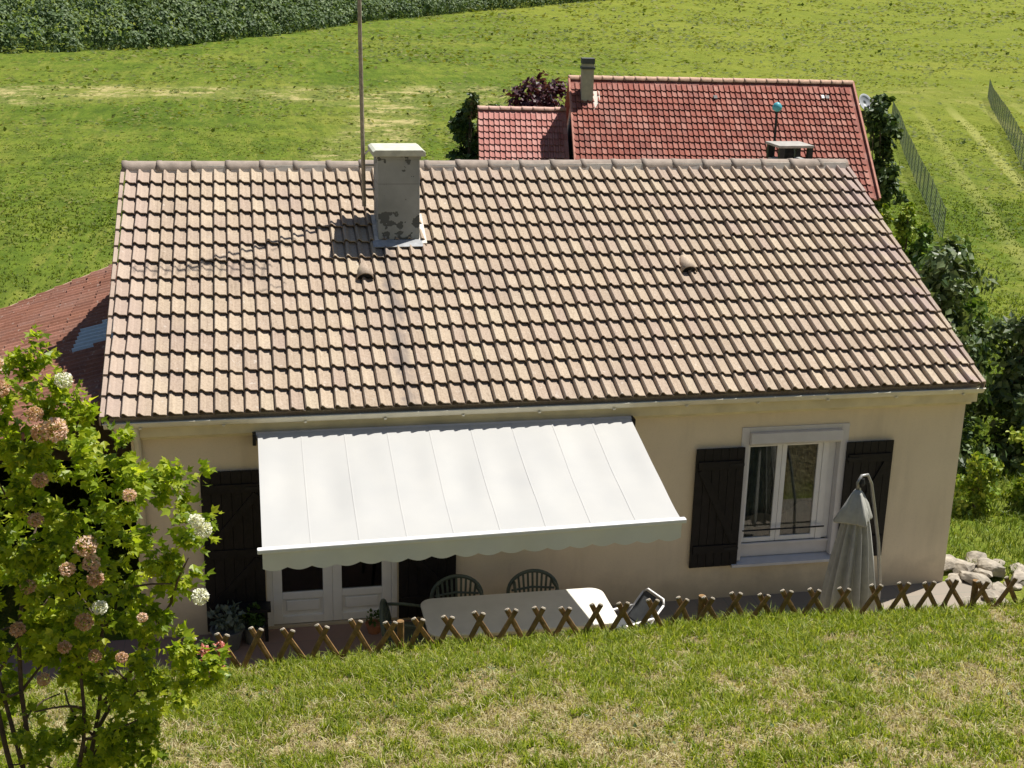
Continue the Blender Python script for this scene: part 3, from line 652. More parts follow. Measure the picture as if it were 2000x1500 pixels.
    Ow = RLw - es*Lw; mat2 = tile_mat('pale red clay tile', Ow, ex, es, c, gg, [(0.420,0.180,0.150),(0.480,0.228,0.198),(0.384,0.150,0.126),(0.516,0.276,0.240)], None, .15)
    mb = MB(); slab(mb, Ow, wl, Lw, es, n); slab(mb, RLw - es_b*Lw, wl, Lw, es_b, -ex.cross(es_b)); rw = mb.obj('wing_roof', mat2, b)
    lay_tiles(rw, Ow, ex, es, int(wl/c), int(Lw/gg), c, gg, mat2, lambda i, j: j >= 3, 160)
    ridge_run(rw, RLw, RLw+ex*wl, 8, .11, simple('pale ridge tile', (.52,.33,.27), .8, .2))
    mb = MB(); dw = Lw*math.cos(p)
    walls(mb, -wl+.2, .2, -dw+.7+.35, dw+.7-.35, gz-.5, RLw.z-Lw*math.sin(p)+.12, ZW-.15); mb.obj('wing_wall', M['render2'], b)
    # satellite dish on the right gable
    dq = RR + ex*.55 + Vector((-.1, -.2, -.75))
    sd_ = thing('satellite_dish', tuple(dq), 'grey satellite dish at the right gable of the red house', 'satellite dish')
    dirn = Vector((.35, -.8, .45)).normalized(); xx = dirn.cross(Vector((0,0,1))).normalized(); yy = xx.cross(dirn)
    vs = []; n_ = 24
    for rr, dep in ((0.02, 0), (.15, .01), (.28, .045), (.36, .09)):
        for k in range(n_): an = 2*math.pi*k/n_; vs.append(dq + xx*math.cos(an)*rr + yy*math.sin(an)*rr + dirn*dep)
    m_ = MB().add(vs, [(i*n_+k, i*n_+(k+1) % n_, (i+1)*n_+(k+1) % n_, (i+1)*n_+k) for i in range(3) for k in range(n_)])
    o = m_.obj('reflector', simple('grey dish paint', (.36,.38,.40), .5, .1), sd_, smooth=True, fix=False); o.modifiers.new('s', 'SOLIDIFY').thickness = .015
    MB().tube([dq+dirn*.05 - yy*.30, dq+dirn*.42 - yy*.05], .015, 6).obj('feed_arm', M['steel'], sd_)
    MB().lathe(dq+dirn*.42-yy*.06, [(.03, -.04), (.035, .04)], 8).obj('feed_horn', M['white2'], sd_)
    MB().tube([dq - dirn*.03, dq - dirn*.12, dq - ex*.52 - dirn*.1], .025, 6).obj('wall_arm', M['steel'], sd_)
rear_house()
# thin vent stack with turquoise cowl rising behind the rear flue
vp = thing('vent_stack', (10.19, 6.1, 4.4), 'thin dark vent pipe with turquoise cowl over the roof ridge', 'vent pipe')
MB().tube([(10.19, 6.1, 4.3), (10.19, 6.1, 5.74)], .022, 8).obj('pipe', M['iron'], vp)
tq = simple('turquoise plastic', (.08,.36,.42), .4, .1); MB().lathe((10.19, 6.1, 5.74), [(.03, 0), (.075, .03), (.08, .08), (.05, .13), (.012, .15)], 14).obj('cowl', tq, vp, smooth=True)

# ------------------------------------------------------------------ tv antenna on the chimney
an = thing('tv_antenna', (3.2, 3.40, 4.75), 'tall rusty antenna mast strapped to the left of the chimney', 'antenna')
ax_, ay_ = 3.205, 3.40
MB().tube([(ax_, ay_, 4.72), (ax_-.03, ay_, 7.0), (ax_-.05, ay_, 9.35)], [.029, .028, .026], 10).obj('mast', M['rust'], an)
for z in (4.95, 5.28): MB().bar((ax_, ay_, z), (CX0+.02, ay_, z), .03, .025).obj('bracket', M['steel'], an)
MB().tube([(ax_+.01, ay_, 5.42), (CX0-.06, ay_-.05, 5.50)], .012, 6).obj('cable_clip', M['white2'], an)
MB().tube([(ax_-.75, ay_-.03, 9.1), (ax_+1.0, ay_-.03, 9.1)], .016, 6).obj('boom', M['steel'], an)
for i in range(13):
    x = ax_-.70+i*.135; l = .10+.006*i
    MB().tube([(x, ay_-.03-l, 9.12), (x, ay_-.03+l, 9.12)], .008, 5).obj('element', M['steel'], an)
for z in (-1, 1):
    MB().tube([(ax_+1.0, ay_-.4, 9.1+z*.02), (ax_+1.08, ay_-.4, 9.1+z*.33)], .010, 5).obj('reflector_rod', M['steel'], an); MB().tube([(ax_+1.0, ay_+.34, 9.1+z*.02), (ax_+1.08, ay_+.34, 9.1+z*.33)], .010, 5).obj('reflector_rod', M['steel'], an)

# ------------------------------------------------------------------ awning
AX0, AX1 = 1.66, 6.10
aw = thing('awning', (3.9, .35, 2.2), 'large off white retractable awning with scalloped valance over the terrace', 'awning')
MB().tube([(AX0-.02, .05, 2.645), (AX1+.02, .05, 2.645)], .05, 12).obj('roller', M['white2'], aw, smooth=True)
for x in (AX0-.06, AX1+.02): MB().prism([(-.03, 2.56), (-.03, 2.68), (.11, 2.68), (.11, 2.585), (.35, 2.58), (.35, 2.42)], 'x', x, x+.04).obj('end_bracket', M['iron'], aw, bevel=.004)
YA, YB = .0, -2.0
def aw_pt(u, v):
    x = AX0+(AX1-AX0)*u; z1 = 2.175+.055*u; sag = -.035*math.sin(math.pi*v)**1.2
    per = 9.0; rip = .007*math.cos(2*math.pi*per*u)*math.sin(math.pi*min(1, v*1.1)) + .05*math.sin(u*19+v*3+math.sin(u*7))*v*(1-v) + .022*math.sin(u*43+v*5)*v*(1-v) + .006*math.sin(v*14+u*5)*v
    y = YA+(YB-.06+.03*u-YA)*v
    return (x, y, 2.69+(z1-2.69)*v+sag+rip)
n1, n2 = 108, 18
mb = MB().add([aw_pt(i/n1, j/n2) for i in range(n1+1) for j in range(n2+1)], [(i*(n2+1)+j, (i+1)*(n2+1)+j, (i+1)*(n2+1)+j+1, i*(n2+1)+j+1) for i in range(n1) for j in range(n2)])
fab = mb.obj('fabric', M['awning'], aw, smooth=True, fix=False)
for k in range(1, 9):
    pts = [Vector(aw_pt(k/9, j/n2))+Vector((0,0,.003)) for j in range(n2+1)]; m_ = MB()
    m_.add([p+Vector((s_*.008, 0, .0012*(1-abs(s_)))) for p in pts for s_ in (-1, 0, 1)], [(3*j+q, 3*j+q+1, 3*j+q+4, 3*j+q+3) for j in range(n2) for q in (0, 1)])
    m_.obj('seam', M['awning'], fab, smooth=True, fix=False)
pL = Vector(aw_pt(0, 1)); pR = Vector(aw_pt(1, 1)); dd = (pR-pL).normalized()
fbm = MB(); fbm.bar(pL-dd*.05+Vector((0,-.03,-.012)), pR+dd*.05+Vector((0,-.03,-.012)), .075, .05); fbm.obj('front_bar', M['white'], aw, bevel=.01)
vs = []; ns = 18; pp = 8; N_ = ns*pp
for i in range(N_+1):
    u = i/N_; p = pL.lerp(pR, u)+Vector((0, -.055, -.03)); ph = (i % pp)/pp
    drop = .175+.035*(abs(math.sin(math.pi*ph)) if 0 < ph else 0); wv = .006*math.sin(u*34)
    for j in range(4): f = j/3; vs.append((p.x, p.y+wv*f+.004*f, p.z-drop*f))
mb = MB().add(vs, [(i*4+j, (i+1)*4+j, (i+1)*4+j+1, i*4+j+1) for i in range(N_) for j in range(3)]); mb.obj('valance', M['valance'], aw, smooth=True, fix=False)
for x, s_ in ((AX0+.35, 1), (AX1-.35, -1)):
    e = Vector((x+s_*.9, -.75, 2.24)); MB().tube([(x, .05, 2.52), e], .022, 8).obj('folding_arm', M['white2'], aw); MB().tube([e, (x+s_*.05, -1.98, 2.13)], .02, 8).obj('folding_arm', M['white2'], aw)

# ------------------------------------------------------------------ terrace furniture
tb = thing('garden_table', (4.55, -1.04, 0), 'long cream table under the awning with its right end in sun', 'table')
MB().prism([(cx_+math.cos(a_)*.16, cy_+math.sin(a_)*.16) for cx_, cy_, a0 in ((5.50,-.73,0),(3.61,-.73,90),(3.61,-1.34,180),(5.50,-1.34,270)) for a_ in [R(a0+18*k_) for k_ in range(6)]], 'z', .715, .745).obj('tabletop', M['tabletop'], tb, bevel=.012)
MB().box(3.53, 5.58, -1.42, -.65, .65, .714).obj('apron', M['tabletop'], tb, bevel=.006)
for x in (3.6, 5.5):
    for y in (-1.36, -.71): MB().tube([(x, y, .66), (x+(.03 if x > 4 else -.03), y, 0)], [.035, .024], 10).obj('leg', M['tabletop'], tb)
def make_chair():
    c = thing('garden_chair', (0,0,0), 'x', 'chair', 'green resin chairs behind the table', world=False); K = M['resin']
    MB().box(-.24, .24, -.23, .22, .41, .435).obj('seat', K, c, bevel=.012)
    for x in (-.21, .21):
        MB().tube([(x, -.2, .42), (x*1.12, -.23, 0)], [.024, .018], 8).obj('leg', K, c); MB().tube([(x, .2, .42), (x*1.12, .25, 0)], [.024, .018], 8).obj('leg', K, c)
        MB().tube([(x*1.2, -.2, .43), (x*1.25, -.2, .62), (x*1.25, .05, .65), (x*1.12, .24, .66)], .02, 8).obj('armrest', K, c, smooth=True)
    arc = []
    for k in range(17):
        a = math.pi*k/16; arc.append((math.cos(a)*.31, .235+.05*math.sin(a), .53+.25*math.sin(a)))
    arc = [(.27, .21, .42)]+arc+[(-.27, .21, .42)]
    bk = MB().tube(arc, .024, 8).obj('backrest', K, c, smooth=True)
    MB().tube([(-.27, .225, .56), (0, .25, .58), (.27, .225, .56)], .014, 6).obj('back_rail', K, bk)
    for k in range(9):
        x = -.24+.06*k; zt = .53+.25*math.sqrt(max(0, 1-(x/.31)**2)); MB().bar((x*.85, .225, .44), (x, .235+.05*(zt-.53)/.25, zt), .026, .012, up=(0,1,0)).obj('slat', K, bk)
    return c
ch1 = make_chair(); ch1.location = (3.97, -.38, 0); ch1['label'] = 'green round backed chair at the table, nearer the french door'
ch2 = copy_tree(ch1); ch2.location = (4.92, -.37, 0); ch2['label'] = 'green round backed chair at the table, against bare wall'
ch3 = copy_tree(ch1); ch3.location = (3.28, -.75, 0); ch3.rotation_euler = (0, 0, R(80)); ch3['label'] = 'dark round backed chair at the left end of the table'; 
for o in (ch1, ch2, ch3): o['group'] = 'green resin chairs round the table'
lc = thing('folding_chair', (6.02, -.75, 0), 'white tubular folding chair with dark seat right of the table', 'chair', rz=R(-72), world=False); lc.scale = (.8, .8, .68)
for s_ in (-.27, .27):
    MB().tube([(s_, -.35, 0), (s_, .05, .42), (s_, .38, .86)], .017, 8).obj('frame_tube', M['white'], lc, smooth=True)
    MB().tube([(s_, .32, 0), (s_, -.25, .43)], .016, 8).obj('frame_tube', M['white'], lc); MB().bar((s_, -.28, .62), (s_, .2, .64), .04, .03).obj('armrest', M['white'], lc); MB().tube([(s_, -.25, .43), (s_, -.26, .61)], .014, 8).obj('arm_post', M['white'], lc)
MB().tube([(-.27, .38, .86), (-.2, .42, .93), (.2, .42, .93), (.27, .38, .86)], .017, 8).obj('top_rail', M['white'], lc, smooth=True)
cl = simple('charcoal canvas', (.06,.065,.07), .8, .2); MB().box(-.26, .26, -.26, .12, .425, .438).obj('seat', cl, lc)
bq = MB(); bq.add([(-.26,.10,.46),(.26,.10,.46),(.26,.40,.88),(-.26,.40,.88),(-.26,.115,.455),(.26,.115,.455),(.26,.415,.875),(-.26,.415,.875)], [(0,1,2,3),(7,6,5,4),(0,4,5,1),(2,6,7,3),(1,5,6,2),(3,7,4,0)]).obj('backrest', cl, lc)

# closed cantilever parasol
px_, py_ = 8.66, -1.05
ps = thing('parasol', (px_, py_, 0), 'closed grey green cantilever parasol standing before the window', 'parasol')
def wob(a, z): return 1.05-.42*abs(math.sin(6*a+.25*math.sin(z*2.3)))**1.5*(1 if z < 1.6 else .7)+.07*math.sin(3*a+2)+.04*math.sin(7*a+z)
MB().lathe((px_, py_, 0), [(.30, .42), (.335, .44), (.30, .75), (.25, 1.1), (.19, 1.45), (.135, 1.72), (.11, 1.80)], 192, wob).obj('canopy', M['greencloth'], ps, smooth=True)
MB().lathe((px_-.02, py_, 0), [(.195, 1.64), (.20, 1.66), (.14, 1.84), (.07, 1.98), (.03, 2.03)], 48, lambda a, z: .82+.42*max(0, math.sin(4*a+1.1))**2+(.25*max(0, math.cos(a-3.0))**4 if z < 1.7 else 0)).obj('top_flap', M['greencloth'], ps, smooth=True)
MB().tube([(px_, py_, .25), (px_, py_, 2.05)], .02, 8).obj('stem', M['alu'], ps)
arch = [(px_-.02, py_, 2.02), (px_-.03, py_, 2.12), (px_+.02, py_+.01, 2.20), (px_+.10, py_+.03, 2.20), (px_+.17, py_+.05, 2.08), (px_+.27, py_+.1, 1.75), (px_+.40, py_+.14, 1.25), (px_+.50, py_+.18, .7), (px_+.53, py_+.2, .06)]
MB().tube(arch, .021, 10).obj('mast', M['steel'], ps, smooth=True)
MB().tube([(px_+.10, py_+.03, 2.19), (px_+.16, py_+.07, 1.9), (px_+.24, py_+.12, 1.55)], .012, 6).obj('cord', M['iron'], ps)
MB().lathe((px_+.02, py_+.0, 2.08), [(.03, 0), (.045, .03), (.03, .09)], 10).obj('hub', M['iron'], ps)
MB().box(px_+.28, px_+.80, py_+.16, py_+.24, 0.002, .06).obj('base_arm', M['iron'], ps); MB().box(px_+.49, px_+.57, py_-.1, py_+.48, .003, .062).obj('base_arm', M['iron'], ps)

# planter and pots by the door
FLG = foliage('grey green planter leaves', [(.10,.13,.10),(.16,.20,.16),(.22,.26,.22)], .2)
FLM = foliage('mid green leaves', [(.03,.07,.012),(.06,.12,.02),(.10,.17,.03)], .3)
def pot_plant(name, loc, r_, h_, fr, fh, mat, fol, label, n=160, leaf=.09):
    t_ = thing(name, loc, label, 'potted plant', 'plants by the french door', world=False)
    MB().lathe((0,0,0), [(r_*.72, 0), (r_, h_*.92), (r_*1.08, h_*.93), (r_*1.08, h_), (r_*.95, h_), (r_*.93, h_*.9)], 20).obj('pot', mat, t_)
    P, D = blob_points(n, (0, 0, h_+fh*.45), (fr, fr, fh*.6), .15); V, F = scatter(P, D, leaf, LEAF4); npobj('foliage', V, F, fol, t_); return t_
pk = simple('grey pot', (.12,.125,.13), .7, .2); pt = simple('terracotta pot', (.35,.15,.08), .8, .2)
pot_plant('potted_plant', (1.22, -.02, 0), .19, .26, .20, .26, pk, FLG, 'greyish plant in dark pot before the left door shutter')
pot_plant('potted_plant', (1.52, .08, 0), .13, .22, .13, .24, pk, FLM, 'small green plant in dark pot by the door frame', 110, .08)
pot_plant('potted_plant', (2.98, .10, 0), .10, .12, .10, .16, pt, FLM, 'tiny plant in clay pot at the foot of the door', 60, .05)
bench = thing('low_bench', (1.42, .14, 0), 'low dark bench beside the white french door', 'bench')
MB().box(1.08, 1.74, .03, .25, .40, .44).obj('seat', M['iron'], bench)
for x in (1.12, 1.66):
    for y in (.05, .20): MB().box(x, x+.04, y, y+.03, 0, .399).obj('leg', M['iron'], bench)

# ------------------------------------------------------------------ crossed picket fence on the crest of the bank
fn = thing('picket_fence', (5.2, FY, 1.6), 'low brown criss cross picket fence along the crest of the lawn', 'fence')
x = .95; k = 0; seg = []
while x < 11.5:
    st = .31 if x < 2.9 else (.285 if x < 7 else .31); seg.append((x, st)); x += st*random.uniform(.97, 1.03)
pm = None
for (x, st) in seg:
    gzv = float(ground_z(x, FY)); h = 1.885+.065*math.sin(math.pi*min(1, max(0, (x-.6)/9.9)))-gzv+random.uniform(-.02, .02)
    tilt = random.gauss(0, .022); yj = random.gauss(0, .02)
    for s_, yo in ((1, -.016), (-1, .016)):
        b_ = Vector((x - s_*st*.52, FY+yo, gzv-.02)); t_ = Vector((x + s_*st*.17+tilt, FY+yo+yj, gzv+h+random.uniform(-.012, .012)))
        d = (t_-b_).normalized(); sx = d.cross(Vector((0,1,0))).normalized(); vs = []
        prof = [(-.026, -.0), (-.023, -.014), (0, -.020), (.023, -.014), (.026, 0), (0, .003)]
        for p, sc in ((b_, 1), (t_-d*.012, 1), (t_, .72)):
            for (a, c_) in prof: vs.append(p + sx*a*sc + Vector((0,1,0))*c_*sc)
        m_ = MB().add(vs, [(i*6+q, i*6+(q+1) % 6, (i+1)*6+(q+1) % 6, (i+1)*6+q) for i in range(2) for q in range(6)] + [tuple(range(5,-1,-1)), tuple(range(12,18))])
        o = m_.obj('picket', M['picket'], fn); o.data.materials.append(M['pickettip'])
        for pg in o.data.polygons[6:12]: pg.material_index = 1
        o.data.polygons[13].material_index = 1
for x in (2.93, 5.95, 8.95):
    gzv = float(ground_z(x, FY)); MB().tube([(x, FY+.06, gzv-.2), (x, FY+.06, gzv+.30)], .035, 10).obj('post', M['picket'], fn)

# pale stones beside the house corner
sm_ = [(10.98,.42,.15,'squat pale stone touching the right house corner'),(11.20,.28,.17,'broad pale stone in front of the right house corner'),(11.30,.72,.21,'largest pale stone at the back of the heap by the house corner'),(11.60,.52,.18,'flat pale stone in the middle of the heap by the house corner'),(11.62,.98,.17,'rear right pale stone of the heap by the house corner'),(11.88,.30,.15,'right hand pale stone of the heap by the house corner'),(11.45,.10,.13,'small pale stone at the front of the heap by the house corner'),(12.1,.62,.15,'outermost pale stone of the heap right of the house corner'),(10.78,-.35,.13,'lone pale stone on the terrace behind the fence'),(11.12,-.2,.12,'small lone pale stone between terrace and heap'),(11.42,.42,.12,'wedge shaped pale stone leaning in the heap by the house corner'),(11.05,.78,.14,'tilted pale stone behind the right house corner'),(11.85,.80,.12,'small rear stone at the right of the heap'),(11.72,.16,.10,'little pale stone low at the right front of the heap')]
from mathutils import noise as mnoise
for i, (x, y, r_, lb) in enumerate(sm_):
    bm = bmesh.new(); bmesh.ops.create_icosphere(bm, subdivisions=3, radius=1); rr = random.Random(i*3+1); off = Vector((i*7.3, i*3.1, i*1.7))
    pl = [(Vector((rr.gauss(0,1), rr.gauss(0,1), rr.gauss(0,.8))).normalized(), rr.uniform(.55, .85)) for _ in range(9)]
    for v in bm.verts:
        d = v.co.normalized(); p = d*1.0
        for n_, h_ in pl:
            k = p.dot(n_)
            if k > h_: p = p - n_*(k-h_)
        p = p*(1+.10*mnoise.noise(d*2.1+off)+.05*mnoise.noise(d*6+off))
        v.co = Vector((p.x*1.45, p.y*1.1, max(p.z, -.6)*.62))*r_
    me = bpy.data.meshes.new('stone'); bm.to_mesh(me); bm.free(); me.materials.append(M['stone']); o = bpy.data.objects.new('stone', me); COL.objects.link(o)
    o.location = (x, y, max(float(ground_z(x, y)), 0 if x < 11.35 and y < .36 else -9)+r_*.2+(.09 if i in (3, 10, 11) else 0)); o.rotation_euler = (rr.uniform(-.3,.3), rr.uniform(-.3,.3), rr.uniform(0, 6)); tag(o, lb, 'stone', 'heap of pale stones by the house corner')

# ------------------------------------------------------------------ wire fences of the neighbour's garden
def wire_fence(A, B, h, n, label):
    A = Vector(A); B = Vector(B); f = thing('wire_fence', (A.x, A.y, float(ground_z(A.x, A.y))), label, 'fence', 'green wire fences beyond the house'); pm_ = simple('green fence paint', (.17,.20,.16), .6, .2)
    pts = []
    for i in range(n+1):
        p = A.lerp(B, i/n); z = float(ground_z(p.x, p.y)); pts.append(Vector((p.x, p.y, z))); MB().tube([(p.x, p.y, z-.2), (p.x, p.y, z+h)], .022, 6).obj('post', pm_, f)
    for i in range(n):
        mb = MB()
        for k in range(9): mb.tube([pts[i]+Vector((0,0,h*(k+.5)/9)), pts[i+1]+Vector((0,0,h*(k+.5)/9))], .007, 3, False)
        L = (pts[i+1]-pts[i]).length; nv = int(L/.16)
        for k in range(nv): q = pts[i].lerp(pts[i+1], k/nv); mb.tube([q, q+Vector((0,0,h))], .0045, 3, False)
        mb.obj('mesh_panel', pm_, f, fix=False)
wire_fence((29.6, 34.5, 0), (50.6, 81, 0), 1.5, 20, 'green wire fence along the garden of the red house')
wire_fence((42.5, 48.5, 0), (69.4, 99.3, 0), 1.7, 22, 'green wire fence crossing the meadow at the far right')

# ------------------------------------------------------------------ vegetation
BARK = simple('brown bark', (.085,.062,.045), .9, .3, 20, bump=.5)
def limb(mb, p, q, r0_, r1_, n=5, bend=.12):
    p = Vector(p); q = Vector(q); pts = []; L = (q-p).length; o1 = Vector(RNG.normal(0, bend*L*.5, 3)); 
    for i in range(n+1): t_ = i/n; pts.append(p.lerp(q, t_) + o1*math.sin(math.pi*t_))
    mb.tube(pts, [r0_+(r1_-r0_)*i/n for i in range(n+1)], 7, True); return pts
def tree(name, base, hgt, blobs, leaf, nleaf, cols, label, cat='tree', group=None, trunk=.08, trans=.3, shell=.35):
    """blobs: list of (dx,dy,z,rx,ry,rz) crown clumps"""
    x, y = base; z = float(ground_z(x, y)) - .05
    t_ = thing(name, (x, y, z), label, cat, group); tot = sum(b[3]*b[4]+b[3]*b[5] for b in blobs)
    mb = MB(); top = Vector((x, y, z+hgt*.55)); limb(mb, (x, y, z), top, trunk, trunk*.6)
    for b in blobs: limb(mb, (x, y, z+hgt*random.uniform(.15, .5)), (x+b[0], y+b[1], z+b[2]), trunk*.5, trunk*.15)
    mb.obj('trunk', BARK, t_, smooth=True)
    Ps, Ds = [], []
    for b in blobs:
        n_ = max(40, int(nleaf*(b[3]*b[4]+b[3]*b[5])/tot))
        # sub-clumps give an uneven outline with gaps
        k = max(5, n_//45); C_, _d = blob_points(k, (x+b[0], y+b[1], z+b[2]), (b[3]*.8, b[4]*.8, b[5]*.8), shell)
        idx = RNG.integers(0, k, n_); rr = RNG.normal(0, 1, (n_, 3))*np.array([b[3], b[4], b[5]])*.17; P_ = C_[idx]+rr
        D_ = P_ - np.array([x+b[0], y+b[1], z+b[2]]); D_ /= np.linalg.norm(D_, axis=1, keepdims=True)+1e-6; Ps.append(P_); Ds.append(D_)
    V, F = scatter(np.concatenate(Ps), np.concatenate(Ds), leaf, LEAF4, .55, face=True)
    fm = cols if not isinstance(cols, list) else foliage(name+' leaves', cols, trans)
    npobj('crown', V, F, fm, t_); return t_
DKG = [(.022,.05,.012),(.05,.09,.022),(.085,.13,.035),(.13,.175,.06)]
MDG = [(0.042,0.084,0.014),(0.084,0.161,0.025),(0.154,0.238,0.042),(0.238,0.308,0.063)]
YLG = [(0.088,0.150,0.015),(0.163,0.250,0.025),(0.275,0.350,0.037),(0.413,0.450,0.062)]
PUR = [(.030,.012,.018),(.065,.022,.034),(.11,.036,.052),(.16,.075,.085)]
def blobs_for(h, r_, n, seed, low=.25, ry=None):
    q = random.Random(seed); o = []
    for i in range(n):
        a = q.uniform(0, 6.28); d = r_*q.uniform(.1, .65); zz = h*(low+(1-low)*(i+.6)/n*.92); s_ = r_*q.uniform(.38, .6)*(1.1-.45*(i/n))
        o.append((math.cos(a)*d*(1.15-.6*i/n), math.sin(a)*d*(1.15-.6*i/n), zz, s_, s_, s_*.85))
    return o
DKM = foliage('dark glossy leaves', [(.030,.055,.018),(.07,.11,.035),(.125,.17,.06),(.20,.24,.11)], .3, .4)
MDM = foliage('garden shrub leaves', MDG, .3); YLM = foliage('yellow green leaves', YLG, .35); PUM = foliage('purple leaves', PUR, .25); DK2 = foliage('dark evergreen leaves', DKG, .2)
# big bushes right of the house
tree('laurel_bush', (13.6, 6.6), 4.0, blobs_for(4.0, 1.7, 13, 3, .12), .17, 5200, DKM, 'dark glossy bush rising right of the roof corner', 'bush', trunk=.07)
tree('laurel_bush', (15.2, 5.6), 3.7, blobs_for(3.7, 1.5, 12, 5, .05), .16, 4600, DKM, 'dark glossy bush at the right edge of the photo', 'bush', trunk=.07)
tree('laurel_bush', (13.05, 4.4), 2.7, blobs_for(2.7, 1.2, 10, 8, .02), .14, 3200, DK2, 'deep green bush in shade beside the right gable', 'bush', trunk=.05)
tree('garden_shrub', (15.6, 9.6), 3.8, blobs_for(3.8, 1.3, 11, 21, .05), .18, 3000, MDM, 'loose mid green shrub behind the dark bushes at right', 'bush', trunk=.05)
tree('garden_shrub', (17.6, 13.2), 3.2, blobs_for(3.2, 1.2, 9, 22, .05), .2, 2200, DKM, 'greyish shrub further back along the right garden edge', 'bush', trunk=.05)
tree('garden_shrub', (14.0, 3.1), 1.5, blobs_for(1.5, .8, 8, 9, .0), .10, 2400, YLM, 'bright yellow green shrub in front of the dark bushes at right', 'bush', trunk=.03)
tree('garden_shrub', (12.75, 2.9), 1.1, blobs_for(1.1, .6, 6, 10, .0), .09, 1500, YLM, 'low yellow green shrub beside the right house wall', 'bush', trunk=.02)
tree('garden_shrub', (13.3, 1.0), .8, blobs_for(.8, .5, 6, 12, .0), .08, 1200, MDM, 'small green shrub above the heap of stones', 'bush', trunk=.02)
# round the red house
tree('small_tree', (10.35, 38), 6.1, blobs_for(6.0, .9, 14, 31, .35), .22, 3000, DK2, 'small dark tree left of the red roofed wing', 'tree', trunk=.08)
tree('garden_shrub', (9.95, 36), 3.3, blobs_for(3.3, .6, 8, 32, .05), .18, 1200, MDM, 'green shrub at the left end of the red roofed wing', 'bush', trunk=.05)
tree('purple_shrub', (14.1, 42), 6.2, blobs_for(5.9, 3.2, 18, 33, .45), .25, 6200, PUM, 'dark purple leaved tree behind the red roofed wing', 'tree', trunk=.1)
tree('garden_shrub', (12.3, 43), 5.0, blobs_for(5.0, 1.5, 10, 34, .4), .22, 1600, MDM, 'green bush left of the purple tree', 'bush', trunk=.06)
tree('small_tree', (26.1, 33.8), 6.2, blobs_for(6.2, 1.25, 14, 35, .3), .24, 3800, DK2, 'dark green tree at the right gable of the red house', 'tree', trunk=.08)
for i, (x, y, h, lb, mt) in enumerate(((27.3, 33.2, 1.9, 'yellowish shrub nearest the red house eave along the wire fence', YLM), (28.2, 37.5, 2.3, 'tall yellowish shrub halfway along the garden wire fence', YLM), (30.2, 41.5, 2.0, 'green shrub farthest along the garden wire fence', MDM), (26.6, 30.2, 1.7, 'green shrub below the red house eave corner', MDM), (25.8, 27.2, 1.8, 'dark shrub between the two houses near the wire fence', DKM), (23.6, 22.6, 2.2, 'leafy shrub behind the right roof verge', MDM), (20.6, 18.2, 2.4, 'dark leafy shrub behind the right roof verge, nearest the near house', DKM))):
    tree('garden_shrub', (x, y), h, blobs_for(h, .75, 8, 40+i, .05), .19, 1100, mt, lb, 'bush', 'shrubs along the garden wire fence', trunk=.04)

# far wood edge at the top left: reads as one mass
hp = [(-60,128),(-38,133),(-23.4,136.5),(-8.2,146),(7.7,175),(18.9,201),(41.9,238),(74,268),(110,292)]
Ps, Ds, Ss = [], [], []; inner = MB(); q = random.Random(5)
for (a, b) in zip(hp[:-1], hp[1:]):
    L = math.hypot(b[0]-a[0], b[1]-a[1]); n_ = int(L/1.7)
    for i in range(n_):
        t_ = (i+q.random())/n_; 
        for row in range(7):
            dx, dy = (b[0]-a[0])/L, (b[1]-a[1])/L; off = row*2.6+q.uniform(0, 1.8)
            x = a[0]+(b[0]-a[0])*t_ - dy*off*.35; y = a[1]+(b[1]-a[1])*t_ + dx*off*.9 + off*.4
            r_ = q.uniform(1.2, 2.5); z = float(ground_z(x, y)) + q.uniform(.3, 1.8) + row*1.25
            P_, D_ = blob_points(190, (x, y, z), (r_, r_, r_*.95), .7); m_ = (D_[:, 1] < .45) | (D_[:, 2] > .3); Ps.append(P_[m_]); Ds.append(D_[m_])
            if row: continue
V, F = scatter(np.concatenate(Ps), np.concatenate(Ds), .46, LEAF4, .35, .5, face=True)
WOOD = foliage('far wood leaves', [(.028,.058,.020),(.075,.125,.045),(.14,.20,.075),(.21,.27,.115)], .3, .6, .3)
wd = npobj('far_wood', V, F, WOOD); wd['kind'] = 'stuff'; tag(wd, 'dense green scrub wood along the top left edge of the meadow', 'wood')

# grass: blades as one uncountable mass each
def blades(P, h, wd_, lean=.5, seg=2):
    n = len(P); a = RNG.uniform(0, 2*np.pi, n); sx = np.stack([np.cos(a), np.sin(a), np.zeros(n)], 1)
    ln = np.stack([RNG.normal(0, lean, n), RNG.normal(0, lean, n), np.zeros(n)], 1)*h[:, None]; up = np.array([0,0,1.])*h[:, None]
    v0 = P - sx*wd_[:, None]; v1 = P + sx*wd_[:, None]; m0 = P + up*.55 + ln*.35 - sx*wd_[:, None]*.8; m1 = P + up*.55 + ln*.35 + sx*wd_[:, None]*.8; tip = P + up*np.maximum(.25, 1-.25*np.linalg.norm(ln, axis=1)/h)[:, None]+ln
    V = np.stack([v0, v1, m1, m0, tip], 1).reshape(-1, 3); b = np.arange(n)*5
    F = np.concatenate([np.stack([b, b+1, b+2], 1), np.stack([b, b+2, b+3], 1), np.stack([b+3, b+2, b+4], 1)]); return V, F
def vnoise(x, y, s, seed):
    r_ = np.random.default_rng(seed); G = r_.random((64, 64)); x = x*s; y = y*s; xi = np.floor(x).astype(int); yi = np.floor(y).astype(int); fx = x-xi; fy = y-yi; fx = fx*fx*(3-2*fx); fy = fy*fy*(3-2*fy)
    g_ = lambda i, j: G[i % 64, j % 64]
    return (g_(xi, yi)*(1-fx)+g_(xi+1, yi)*fx)*(1-fy)+(g_(xi, yi+1)*(1-fx)+g_(xi+1, yi+1)*fx)*fy
